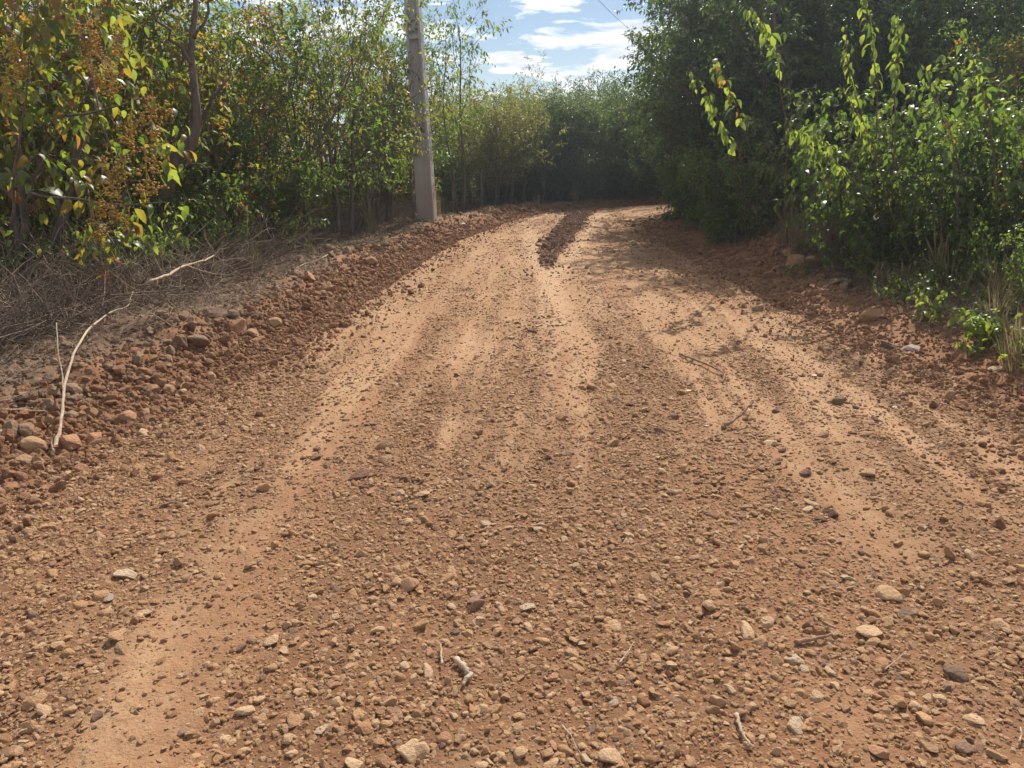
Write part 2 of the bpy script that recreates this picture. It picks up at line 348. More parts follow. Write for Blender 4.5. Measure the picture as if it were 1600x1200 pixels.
def simple(name, col, rough=0.9, nsc=8.0, var=0.25, bs=0.3, bd=0.01, metal=0.0):
    m, n = new_mat(name); tcn = n.n('ShaderNodeTexCoord').outputs['Object']
    f = n.noise(nsc, 6, 0.65, tcn)
    c = n.mix(n.rng(f, 0.3, 0.7), tuple(x * (1 - var) for x in col), tuple(min(1, x * (1 + var)) for x in col))
    p = principled(n, c, rough, 0.3, f, bs, bd); p.inputs['Metallic'].default_value = metal
    finish(n, p.outputs[0]); return m
def concrete_mat():
    m, n = new_mat('pole_concrete'); tcn = n.n('ShaderNodeTexCoord').outputs['Object']
    mp = n.n('ShaderNodeMapping'); n.put(mp.inputs[0], tcn); mp.inputs['Scale'].default_value = (1, 1, 0.08)
    st = n.noise(9, 5, 0.6, mp.outputs[0]); f = n.noise(26, 6, 0.7, tcn); g = n.noise(2.2, 3, 0.6, tcn)
    c = n.mix(n.rng(g, 0.3, 0.7), (0.40, 0.385, 0.36), (0.48, 0.465, 0.44))
    c = n.mix(n.math('MULTIPLY', n.rng(st, 0.48, 0.7), 0.5), c, (0.32, 0.295, 0.27))
    c = n.mix(n.math('MULTIPLY', n.rng(f, 0.55, 0.75), 0.4), c, (0.20, 0.165, 0.14))
    sp = n.n('ShaderNodeSeparateXYZ'); n.put(sp.inputs[0], tcn)
    c = n.mix(n.math('MULTIPLY', n.rng(n.math('ADD', sp.outputs[2], n.math('MULTIPLY', f, 0.5)), 0.2, 1.3, 1.0, 0.0), 0.5), c, (0.30, 0.17, 0.11))
    finish(n, principled(n, c, 0.9, 0.2, n.math('ADD', f, st), 0.4, 0.01).outputs[0]); return m
M['concrete'] = concrete_mat()
M['dark'] = simple('hole_shade', (0.03, 0.026, 0.022)); M['steel'] = simple('galvanised_steel', (0.35, 0.35, 0.34), 0.5, metal=0.8)
M['wire'] = simple('aluminium_wire', (0.09, 0.09, 0.095), 0.5); M['porcelain'] = simple('brown_porcelain', (0.16, 0.07, 0.04), 0.25)
M['white'] = simple('white_scrap', (0.36, 0.32, 0.26), 0.6, 20, 0.06)

# ------------------------------------------------------------------ ground and road sheets
def build_ground():
    ta = np.concatenate([np.linspace(-R(37.5), R(37.5), 800), np.linspace(R(37.5), 2 * math.pi - R(37.5), 60)[1:-1]])
    u = np.linspace(1.5 ** -0.5, 27.0 ** -0.5, 680)
    ra = np.concatenate([np.geomspace(0.25, 1.45, 12), u ** -2.0, np.geomspace(27.5, 420, 30)])
    nt, nr = len(ta), len(ra)
    RR, TT = np.meshgrid(ra, ta, indexing='ij')
    X = RR * np.sin(TT); Y = RR * np.cos(TT)
    dr = np.gradient(ra)[:, None] * np.ones_like(X); dt = RR * (R(75) / 800)
    dt = np.where(np.abs((TT + math.pi) % (2 * math.pi) - math.pi) > R(37.5), RR * 0.09, dt)
    lod = np.maximum(dr * 0.8, dt)
    Z = H(X, Y, lod)
    V = np.stack([X, Y, Z], -1).reshape(-1, 3); V = np.vstack([V, [0, 0, Hs(0, 0.01)]])
    i = np.arange(nr - 1)[:, None] * nt; j = np.arange(nt)[None]; j2 = (j + 1) % nt
    Q = np.stack([i + j, i + nt + j, i + nt + j2, i + j2], -1).reshape(-1, 4)
    T = np.stack([np.full(nt, len(V) - 1), np.arange(nt), (np.arange(nt) + 1) % nt], -1)
    xl, xr = edges(V[:, 1]); jit = 0.12 * fbm(V[:, 0] * 1.3, V[:, 1] * 1.3, 5, 2)
    dl = xl - V[:, 0] + jit; dr_ = V[:, 0] - xr + jit
    nz = 0.25 * fbm(V[:, 0] * 2.5, V[:, 1] * 2.5, 91, 3)
    att = dict(
        berm=np.clip(sstep(-0.22, 0.12, dl + nz * 0.9) * (1 - sstep(0.50, 0.85, dl + nz)) + sstep(-0.25, 0.35, dr_ + nz * 1.2) * (1 - sstep(0.7, 1.3, dr_ + nz)) * 0.7 + mound(V[:, 0], V[:, 1]), 0, 1),
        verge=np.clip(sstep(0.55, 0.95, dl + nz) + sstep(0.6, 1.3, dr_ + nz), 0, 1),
        windrow=windrow(V[:, 0], V[:, 1]), gravel=gravel(V[:, 0], V[:, 1]) * (1 - 0.75 * sstep(4.0, 8.5, V[:, 1])),
        streak=sstep(0.0, 0.5, fbm((V[:, 0] - (xl + xr) / 2) * 6, V[:, 1] * 0.35, 61, 3)))
    att['pale'] = paletrack(V[:, 0], V[:, 1])
    def inroad(F):
        c = V[F].mean(1); a, b = edges(c[:, 1]); return (c[:, 0] > a) & (c[:, 0] < b) & (c[:, 1] < 55)
    for name, sel in (('dirt_road', True), ('ground', False)):
        fq = Q[inroad(Q) == sel]; ft = T[inroad(T) == sel]
        used = np.unique(np.concatenate([fq.ravel(), ft.ravel()])); rem = np.full(len(V), -1); rem[used] = np.arange(len(used))
        me = make_mesh(name, V[used], [rem[fq]] + ([rem[ft]] if len(ft) else []), M['ground'])
        for k, a in att.items():
            me.attributes.new(k, 'FLOAT', 'POINT').data.foreach_set('value', a[used].astype(np.float32))
        o = link(name, me); o['kind'] = 'structure'
        o['label'] = 'graded orange dirt road with loose gravel and wheel tracks' if sel else 'dusty brown ground of the verges beside the dirt road'
build_ground()

# ------------------------------------------------------------------ stones
def ico(sub):
    import bmesh
    bm = bmesh.new(); bmesh.ops.create_icosphere(bm, subdivisions=sub, radius=1.0)
    V = np.array([v.co[:] for v in bm.verts]); F = np.array([[v.index for v in f.verts] for f in bm.faces]); bm.free(); return V, F
ICO3, ICO4, ICO2, ICO1 = ico(3), ico(4), ico(2), ico(1)
def n3(V, f, s): return vnoise(V[:, 0] * f + V[:, 2] * f * 0.7, V[:, 1] * f - V[:, 2] * f * 0.55, s) * 0.5 + vnoise(V[:, 2] * f + 3, V[:, 0] * f * 0.8 - V[:, 1] * f * 0.4, s + 9) * 0.5
def stone_mesh(name, seed, mat, base=ICO3, cuts=9, rough=0.10, flat=0.62, smooth=True, dmin=0.62):
    rs = np.random.RandomState(seed); V, F = base; V = V.copy()
    for _ in range(cuts):
        nrm = rs.normal(size=3); nrm /= np.linalg.norm(nrm); d = rs.uniform(dmin, 0.90)
        o = V @ nrm - d; V -= np.clip(o, 0, None)[:, None] * nrm * 0.93
    V *= (1 + rough * n3(V, 2.1, seed) + rough * 0.5 * n3(V, 5.3, seed + 3))[:, None]
    V *= np.array([1.0, rs.uniform(0.68, 0.95), rs.uniform(flat - 0.12, flat + 0.15)])
    V /= np.abs(V[:, 0]).max()
    return make_mesh(name, V, [F], mat, smooth)
PEB = [stone_mesh('pebble', 100 + i, M['pebble'], ICO3, 12, 0.05, 0.58, i % 3 == 0, 0.45) for i in range(14)]
CLOD = [stone_mesh('clod', 200 + i, M['clod'], ICO3, 9, 0.20, 0.72, False, 0.5) for i in range(10)]

def scatter(name, P, rot, scl, meshes, label, mat=None):
    """one stuff object: points carrying instances of the given meshes"""
    me = bpy.data.meshes.new(name); P = np.asarray(P, np.float32); n = len(P)
    me.vertices.add(n); me.vertices.foreach_set('co', P.ravel())
    me.attributes.new('rot', 'FLOAT_VECTOR', 'POINT').data.foreach_set('vector', np.asarray(rot, np.float32).ravel())
    me.attributes.new('scl', 'FLOAT_VECTOR', 'POINT').data.foreach_set('vector', np.asarray(scl, np.float32).ravel())
    idx = np.random.RandomState(n).randint(0, len(meshes), n).astype(np.int32)
    me.attributes.new('idx', 'INT', 'POINT').data.foreach_set('value', idx)
    o = link(name, me); tag(o, label, None, None, 'stuff')
    ng = bpy.data.node_groups.new(name, 'GeometryNodeTree')
    ng.interface.new_socket('Geometry', in_out='INPUT', socket_type='NodeSocketGeometry'); ng.interface.new_socket('Geometry', in_out='OUTPUT', socket_type='NodeSocketGeometry')
    N, L = ng.nodes, ng.links
    gi, go = N.new('NodeGroupInput'), N.new('NodeGroupOutput'); iop = N.new('GeometryNodeInstanceOnPoints'); join = N.new('GeometryNodeGeometryToInstance')
    for m_ in meshes:
        src = bpy.data.objects.new(m_.name, m_)
        oi = N.new('GeometryNodeObjectInfo'); oi.inputs['Object'].default_value = src; L.new(oi.outputs['Geometry'], join.inputs[0])
    def na(nm, dt):
        x = N.new('GeometryNodeInputNamedAttribute'); x.data_type = dt; x.inputs['Name'].default_value = nm
        return [q for q in x.outputs if q.enabled and q.name == 'Attribute'][0]
    L.new(gi.outputs[0], iop.inputs['Points']); L.new(join.outputs[0], iop.inputs['Instance']); iop.inputs['Pick Instance'].default_value = True
    L.new(na('idx', 'INT'), iop.inputs['Instance Index'])
    e2r = N.new('FunctionNodeEulerToRotation'); L.new(na('rot', 'FLOAT_VECTOR'), e2r.inputs[0]); L.new(e2r.outputs[0], iop.inputs['Rotation'])
    L.new(na('scl', 'FLOAT_VECTOR'), iop.inputs['Scale'])
    out = iop.outputs[0]
    if mat:
        sm = N.new('GeometryNodeSetMaterial'); sm.inputs['Material'].default_value = mat; L.new(out, sm.inputs[0]); out = sm.outputs[0]
    L.new(out, go.inputs[0])
    md = o.modifiers.new('scatter', 'NODES'); md.node_group = ng
    return o
def rnd_rot(rs, n, tilt=0.5): return np.stack([rs.normal(0, tilt, n), rs.normal(0, tilt, n), rs.uniform(0, 6.283, n)], -1)

rs = np.random.RandomState(4)
def pebbles():
    P = []; SZ = []
    # (count tried, y range, size median, sigma)
    for n, y0, y1, med, sg, pw in ((290000, 1.45, 7.0, 0.0048, 0.56, 1.35), (190000, 3.6, 11.5, 0.0042, 0.55, 1.1), (70000, 8.5, 22.0, 0.0055, 0.5, 0.9), (9000, 1.45, 7.5, 0.0125, 0.30, 1.7)):
        y = rs.uniform(y0, y1, n); xl, xr = edges(y); x = xl - 0.15 + (xr - xl + 0.3) * rs.rand(n)
        keep = (rs.rand(n) < 0.14 + 0.86 * gravel(x, y) ** pw) & (np.abs(x) < 0.74 * y + 0.75)
        fade = (1 - sstep(y1 * .6, y1, y) if y1 < 20 else 1.0) * (sstep(y0, y0 * 1.5, y) if y0 > 2 else 1.0)
        keep &= rs.rand(n) < fade
        x, y = x[keep], y[keep]; s = med * np.exp(rs.normal(0, sg, len(x)))
        P.append(np.stack([x, y, H(x, y, 0.012) + s * rs.uniform(-0.25, 0.36, len(s))], -1)); SZ.append(s)
    P = np.vstack(P); s = np.concatenate(SZ); sc = s[:, None] * rs.uniform(0.85, 1.2, (len(s), 3))
    scatter('gravel', P, rnd_rot(rs, len(P), 0.35), sc, PEB, 'loose tan and reddish gravel pebbles covering the dirt road')
    return len(P)
npeb = pebbles()
def clods():
    n = 38000; y = 1.6 * (24 / 1.6) ** rs.rand(n); xl, xr = edges(y)
    d = np.where(rs.rand(n) < .13, -np.abs(rs.normal(0, .28, n)), np.abs(rs.normal(0.05, 0.30, n)) - 0.12); x = xl - d
    s = 0.0095 * np.exp(rs.normal(0, 0.55, n)) * (1 + 0.5 * sstep(0.0, 0.4, d)); s = np.clip(s, 0.004, 0.06)
    k = (d < 1.35) & (np.abs(x) < 0.74 * y + 0.9); x, y, s = x[k], y[k], s[k]
    scatter('soil_clods', np.stack([x, y, H(x, y, 0.03) + s * 0.3], -1), rnd_rot(rs, len(x), 0.8), s[:, None] * rs.uniform(0.8, 1.2, (len(s), 3)), CLOD, 'crumbled red earth clods heaped along the left edge of the road')
    n = 15000; y = 2.5 * (22 / 2.5) ** rs.rand(n); xl, xr = edges(y)
    d = np.where(rs.rand(n) < .2, -np.abs(rs.normal(0, .4, n)), np.abs(rs.normal(0.1, 0.55, n)) - 0.15); x = xr + d; s = np.clip(0.010 * np.exp(rs.normal(0, 0.55, n)), 0.004, 0.06)
    k = (np.abs(x) < 0.74 * y + 0.9); x, y, s = x[k], y[k], s[k]
    mx = rs.normal(4.0, 0.5, 1600); my = rs.normal(10.7, 0.8, 1600); ms = np.clip(0.028 * np.exp(rs.normal(0, 0.5, 1600)), .01, .09)
    x = np.append(x, mx); y = np.append(y, my); s = np.append(s, ms)
    scatter('verge_clods', np.stack([x, y, H(x, y, 0.03) + s * 0.25], -1), rnd_rot(rs, len(x), 0.8), s[:, None] * rs.uniform(0.8, 1.2, (len(s), 3)), CLOD, 'loose red earth clods along the right edge of the road')
    n = 9000; y = rs.uniform(9.7, 21, n); c = np.interp(y, [9.6, 11.2, 13.2, 19.5, 22], [0.46, 0.52, 0.72, 1.66, 2.3]); x = c + rs.normal(0, 0.25, n)
    k = (windrow(x, y) > 0.3 + rs.normal(0, .2, n)) | (rs.rand(n) < 0.05); x, y = x[k], y[k]; s = 0.010 * np.exp(rs.normal(0, 0.55, len(x)))
    scatter('windrow_clods', np.stack([x, y, H(x, y, 0.03) + s * 0.3], -1), rnd_rot(rs, len(x), 0.8), s[:, None] * rs.uniform(0.8, 1.2, (len(s), 3)), CLOD, 'dark crumbled earth of the windrow in the middle of the road', M['darkclod'])
    # sparse dark crumbs on the smooth road
    n = 16000; y = 3.0 * (20 / 3.0) ** rs.rand(n); xl, xr = edges(y); x = xl + (xr - xl) * rs.rand(n); s = 0.0065 * np.exp(rs.normal(0, 0.5, n))
    k = fbm(x * 3, y * 1.3, 71, 3) > 0.0; x, y, s = x[k], y[k], s[k]
    scatter('dirt_crumbs', np.stack([x, y, H(x, y, 0.02) + s * 0.3], -1), rnd_rot(rs, len(x), 0.15), s[:, None] * np.stack([rs.uniform(1, 1.6, len(s)), rs.uniform(.8, 1.1, len(s)), rs.uniform(.5, .8, len(s))], -1), CLOD, 'small dark dirt crumbs scattered over the packed road', M['darkclod'])
    # rough stones in the verges
    n = 17000; y = 3.0 * (22 / 3.0) ** rs.rand(n); xl, xr = edges(y); side = rs.rand(n) < 0.7
    x = np.where(side, xl - 0.35 - np.abs(rs.normal(0, 1.1, n)), xr + 0.6 + np.abs(rs.normal(0, 1.2, n))); s = np.clip(0.012 * np.exp(rs.normal(0, 0.6, n)), .004, .07)
    k = (np.abs(x) < 0.74 * y + 0.9); x, y, s = x[k], y[k], s[k]
    scatter('verge_stones', np.stack([x, y, H(x, y, 0.03) + s * 0.2], -1), rnd_rot(rs, len(x), 0.6), s[:, None] * rs.uniform(0.8, 1.2, (len(s), 3)), CLOD, 'small dusty stones and lumps littering both verges', M['vergestone'])
clods()

# ---- single stones that the photograph shows one by one: x, y (px), width (px), material, kind, label
BIGS = [stone_mesh('stone', 300 + i, None, ICO4, 14, 0.09, 0.56, True, 0.42) for i in range(9)]
BIGC = [stone_mesh('lump', 320 + i, None, ICO4, 15, 0.15, 0.70, True, 0.38) for i in range(6)]
def level_at(x, y):
    h = 0.0
    for _ in range(8):
        X, Y, D = px(x, y, h); h = 0.5 * h + 0.5 * Hs(X, Y)
    return px(x, y, h)
cnt = [0]
def place_stone(x, y, wpx, mat, kind, label, group=None, sink=0.25, zr=None, flat=1.0):
    X, Y, D = level_at(x, y + wpx * 0.2); r = wpx / FPX * D / 2 * 1.05
    src = (BIGC if kind == 'lump' else BIGS)[cnt[0] % (6 if kind == 'lump' else 9)]; key = (src.name, mat); 
    if key not in M:
        c = src.copy(); c.materials.clear(); c.materials.append(M[mat]); M[key] = c
    nm = 'earth_lump' if kind == 'lump' else 'loose_stone'
    o = link(nm, M[key], None, (X, Y, Hs(X, Y) + r * (0.6 * flat - sink)), (random.uniform(-.3, .3), random.uniform(-.3, .3), zr if zr is not None else random.uniform(0, 6.28)), (r, r, r * flat))
    tag(o, label, 'earth lump' if kind == 'lump' else 'stone', group); cnt[0] += 1
    return o
random.seed(11)
ROCKS = [
 (1360, 982, 42, 'tan', 'stone', 'tan flat-topped stone with a pitted face, largest in the lower right gravel'),
 (1415, 956, 34, 'darkst', 'stone', 'dark brown rounded stone just right of the flat tan stone'),
 (1242, 1128, 36, 'pale', 'stone', 'pale rough stone beside the bare dirt patch in the lower right'),
 (667, 1045, 30, 'tan', 'stone', 'tan angular stone just left of the curved grey bark stick'),
 (640, 1168, 44, 'tan', 'stone', 'broad tan stone with a flat top at the bottom centre of the road'),
 (556, 1188, 34, 'tan', 'stone', 'sandy stone cut by the bottom edge, left of the broad tan stone'),
 (505, 1135, 28, 'pale', 'stone', 'pale sandy stone above left of the bottom centre stones'),
 (385, 1105, 34, 'tan', 'stone', 'tan wedge of stone at the right end of the smooth left wheel track'),
 (402, 1090, 26, 'tan', 'stone', 'smaller tan stone touching the wedge of stone beside the wheel track'),
 (197, 893, 34, 'pale', 'stone', 'pale pointed stone casting a dark shadow in the left gravel'),
 (227, 955, 26, 'tan', 'stone', 'long sandy stone below the pale pointed stone in the left gravel'),
 (170, 930, 24, 'grey', 'stone', 'greyish stone between the two pale stones of the left gravel'),
 (190, 1010, 28, 'brown', 'stone', 'brown block of stone at the front of a gravel cluster on the left'),
 (152, 1115, 22, 'darkst', 'stone', 'dark brown stone with a deep shadow in the lower left corner gravel'),
 (1375, 1168, 40, 'red', 'stone', 'flat reddish slab of stone near the bottom right of the road'),
 (1447, 1163, 34, 'brown', 'stone', 'round brown stone right of the flat reddish slab'),
 (1495, 1046, 44, 'darkst', 'stone', 'wide dark brown stone low in the gravel at the right'),
 (1243, 1028, 32, 'pale', 'stone', 'pale oval stone lying above a small white stone in the right gravel'),
 (1256, 1042, 16, 'pale', 'stone', 'small whitish stone under the pale oval stone'),
 (1045, 1006, 16, 'pale', 'stone', 'small whitish block of stone with a split face, centre right gravel'),
 (1040, 970, 28, 'red', 'stone', 'reddish triangular stone above the small whitish block'),
 (1165, 981, 38, 'tan', 'stone', 'smooth tan hump of stone left of the flat-topped pitted stone'),
 (1324, 900, 28, 'pale', 'stone', 'pale tilted stone above the pitted flat stone'),
 (1298, 908, 22, 'brown', 'stone', 'dark flat stone touching the pale tilted stone'),
 (747, 931, 38, 'purple', 'stone', 'purplish flat stone pressed into the middle of the gravel'),
 (705, 945, 18, 'pale', 'stone', 'pale little stone left of the purplish flat stone'),
 (710, 985, 20, 'darkst', 'stone', 'dark cube-like stone below the purplish flat stone'),
 (825, 945, 24, 'pale', 'stone', 'pale angular stone right of the purplish flat stone'),
 (1105, 925, 0, '', '', ''),
 (915, 1182, 24, 'pale', 'stone', 'pale flat pebble at the bottom edge under a thin straw'),
 (862, 1190, 26, 'tan', 'stone', 'flat sandy stone at the bottom edge left of the thin straw'),
 (866, 1163, 22, 'red', 'stone', 'pinkish rounded stone above the flat sandy stone'),
 (960, 1095, 20, 'grey', 'stone', 'bluish grey pebble in the centre of the lower gravel'),
 (1022, 942, 18, 'darkst', 'stone', 'nearly black stone chip above the reddish triangular stone'),
 (655, 890, 24, 'brown', 'stone', 'brown stone chip in the upper middle gravel'),
 (658, 887, 0, '', '', ''),
 (1575, 905, 26, 'brown', 'stone', 'brown stone cut by the right edge above the gravel'),
 (1395, 930, 30, 'tan', 'stone', 'sandy hump of stone behind the dark rounded stone'),
 (1520, 1120, 30, 'tan', 'stone', 'sandy layered stone near the lower right corner'),
 (1555, 1175, 34, 'brown', 'stone', 'brown weathered stone in the lower right corner'),
 (1268, 783, 26, 'tan', 'stone', 'sandy stone pair marker on packed dirt, upper of two'),
 (1262, 793, 22, 'pale', 'stone', 'pale thin stone slab just in front of the sandy stone on packed dirt'),
 (1355, 735, 36, 'brown', 'stone', 'long dark ridge of stone across the packed dirt at the right'),
 (1205, 688, 26, 'tan', 'stone', 'sandy stone sticking up from the packed dirt below the brown stick'),
 (800, 690, 14, 'pale', 'stone', 'small pale stone alone on the road centre'),
 (910, 682, 12, 'darkst', 'stone', 'small dark stone alone on the road centre'),
 # left berm
 (508, 449, 28, 'brown', 'lump', 'round brown lump on the left berm, highest single one toward the pole'),
 (482, 432, 28, 'red', 'lump', 'dark red lump behind the round brown lump on the berm'),
 (541, 408, 12, 'brown', 'lump', 'small pointed red lump on the berm crest below the pole side'),
 (578, 404, 22, 'brown', 'lump', 'reddish crumbly lump on the berm nearer the pole'),
 (426, 503, 24, 'brown', 'lump', 'round brown lump halfway along the left berm'),
 (372, 510, 32, 'red', 'lump', 'broad reddish lump with a shadow left of the round brown lump'),
 (395, 520, 22, 'brown', 'lump', 'brown lump in front of the broad reddish lump'),
 (404, 532, 22, 'red', 'lump', 'flat red lump low on the berm slope'),
 (338, 488, 40, 'dusty', 'lump', 'large pale dusty boulder of earth behind the berm'),
 (366, 492, 26, 'dusty', 'lump', 'sloping pale slab of earth touching the large dusty boulder'),
 (309, 532, 38, 'dusty', 'lump', 'dusty grey boulder half buried left of the berm lumps'),
 (280, 532, 26, 'dusty', 'lump', 'dark grey boulder left of the dusty half buried one'),
 (328, 522, 15, 'dusty', 'lump', 'small grey lump between the dusty boulders and the red lumps'),
 (290, 466, 14, 'dusty', 'lump', 'small upright grey stone at the edge of the dry brush'),
 (386, 414, 24, 'brown', 'lump', 'brown lump at the top of the berm beside the brush'),
 (452, 392, 18, 'brown', 'lump', 'brown block on the berm crest beside the tall fence post'),
 (515, 388, 18, 'brown', 'lump', 'brown block of earth on the berm crest with a tail of soil'),
 (500, 386, 13, 'brown', 'lump', 'small block left of the brown block on the berm crest'),
 (215, 558, 28, 'dusty', 'lump', 'angular dusty rock on the left slope above the Y branch'),
 (236, 607, 24, 'brown', 'lump', 'round brown clod left of a pair of clods on the left slope'),
 (279, 600, 26, 'red', 'lump', 'upright reddish clod, right one of the pair with a white scrap'),
 (262, 608, 24, 'brown', 'lump', 'squat brown clod of the pair with a white scrap'),
 (118, 608, 34, 'dusty', 'lump', 'grey rock just right of the bleached branch'),
 (84, 612, 22, 'dusty', 'lump', 'pale grey rock just left of the bleached branch'),
 (42, 616, 34, 'dusty', 'lump', 'grey rock pile stone at the left edge, lower one'),
 (20, 578, 24, 'dusty', 'lump', 'light topped grey rock near the left edge'),
 (7, 560, 20, 'dusty', 'lump', 'slanted pale rock cut by the left edge'),
 (40, 672, 34, 'dusty', 'lump', 'low dusty rock at the left edge above the berm'),
 (62, 694, 44, 'brown', 'lump', 'large brown boulder at the foot of the bleached branch'),
 (112, 692, 42, 'red', 'lump', 'sloping red brown boulder right of the branch foot'),
 (38, 719, 28, 'brown', 'lump', 'brown clod below the large boulder, left of two'),
 (62, 721, 28, 'brown', 'lump', 'brown clod below the large boulder, right of two'),
 (113, 647, 32, 'dusty', 'lump', 'flat topped dusty rock right of the lower branch'),
 (199, 652, 34, 'red', 'lump', 'reddish lump in the middle of the left berm slope'),
 (232, 645, 20, 'brown', 'lump', 'brown upright clod right of the reddish lump on the slope'),
 (148, 686, 30, 'red', 'lump', 'red boulder at the end of the lower left berm'),
 (126, 732, 22, 'red', 'lump', 'small red lump at the foot of the lower left berm'),
 (8, 675, 20, 'pale', 'lump', 'pale stone cut by the left edge near the berm'),
 # right verge
 (1310, 436, 56, 'darkst', 'stone', 'large flat dark slab in the shade right of the red mound'),
 (1242, 410, 44, 'red', 'lump', 'big red earth block on top of the right mound'),
 (1272, 412, 34, 'brown', 'lump', 'brown earth block right of the big block on the mound'),
 (1236, 396, 26, 'red', 'lump', 'rounded red block behind the top of the mound'),
 (1212, 408, 22, 'red', 'lump', 'small red block at the left of the mound'),
 (1392, 452, 30, 'darkst', 'stone', 'rounded dark stone in shade by the small yellow-green sapling'),
 (1412, 464, 26, 'darkst', 'stone', 'dark reddish stone leaning on the rounded stone in shade'),
 (1392, 538, 34, 'darkst', 'stone', 'flat dark slab with a pale top on the right road edge'),
 (1425, 542, 26, 'grey', 'stone', 'flat grey slab right of the dark slab on the road edge'),
 (1556, 574, 26, 'tan', 'stone', 'flat orange tan stone at the right edge near the leafy bank'),
 (1363, 492, 36, 'brown', 'lump', 'low brown shelf of earth under the seedlings'),
 (1500, 470, 26, 'brown', 'lump', 'brown rock among the leaves of the right bank'),
 (1212, 640, 16, 'darkst', 'lump', 'dark clod alone on the right of the packed road'),
 (1311, 627, 20, 'darkst', 'lump', 'dark clod in the line of crumbs toward the right edge'),
]
for x, y, wp, mat, kd, lab in ROCKS:
    if wp: place_stone(x, y, wp, mat, kd, lab.replace('pair marker ', ''), None, 0.38 if kd == 'lump' else 0.28, None, 0.75 if kd == 'stone' else 1.0)
def more_stones(n, xr_, yr_, wr, mats, kd, label, group, gmin=None):
    k = 0
    while k < n:
        x, y = random.uniform(*xr_), random.uniform(*yr_)
        X, Y, D = px(x, y)
        if gmin is not None and float(gravel(np.array([X]), np.array([Y]))[0]) < gmin: continue
        if any(abs(x - r_[0]) < 30 and abs(y - r_[1]) < 22 for r_ in ROCKS if r_[2]): continue
        place_stone(x, y, random.uniform(*wr), random.choice(mats), kd, label, group, 0.2, None, 0.8); k += 1
more_stones(70, (0, 1600), (960, 1195), (13, 23), ('tan', 'brown', 'tan', 'red', 'tan', 'brown', 'brown'), 'stone', 'one of the many small loose stones in the gravel of the near road', 'small stones loose in the near gravel', 0.5)
more_stones(40, (0, 1600), (800, 960), (10, 17), ('tan', 'brown', 'pale', 'brown'), 'stone', 'one of the many small loose stones in the gravel farther up the road', 'small stones loose in the farther gravel', 0.45)

# ------------------------------------------------------------------ plants
def leaf_geom(P, D, Nn, Ln, Wd, hi=False, curl=0.25):
    """vectorised leaves: base P, axis D, face normal Nn, length Ln, half width Wd"""
    D = D / (np.linalg.norm(D, axis=1, keepdims=True) + 1e-9)
    Sd = np.cross(D, Nn); Sd /= np.linalg.norm(Sd, axis=1, keepdims=True) + 1e-9; U = np.cross(Sd, D)
    L = Ln[:, None]; Wd = Wd[:, None]; n = len(P)
    if not hi:
        mid = P + D * L * 0.42 + U * L * 0.05
        V = np.stack([P, mid + Sd * Wd - U * 0.0 * L + U * L * 0.07, P + D * L - U * L * curl, mid - Sd * Wd + U * L * 0.07], 1)
        i = np.arange(n)[:, None] * 4
        T = np.concatenate([i + [0, 2, 1], i + [0, 3, 2]])
        return V.reshape(-1, 3), T
    row = []
    for t, wv, up in ((0.14, 0.55, 0.0), (0.40, 1.0, 0.02), (0.72, 0.72, -0.06 - curl * .35)):
        c = P + D * L * t + U * L * up
        row += [c + Sd * Wd * wv + U * L * 0.05, c, c - Sd * Wd * wv + U * L * 0.05]
    V = np.stack([P] + row + [P + D * L - U * L * (0.1 + curl)], 1); i = np.arange(n)[:, None] * 11
    T = np.concatenate([i + a for a in ([0, 2, 1], [0, 3, 2], [7, 8, 10], [8, 9, 10])])
    Q = np.concatenate([i + a for a in ([1, 2, 5, 4], [2, 3, 6, 5], [4, 5, 8, 7], [5, 6, 9, 8])])
    return V.reshape(-1, 3), T, Q
def unit(v): return v / (np.linalg.norm(v) + 1e-9)
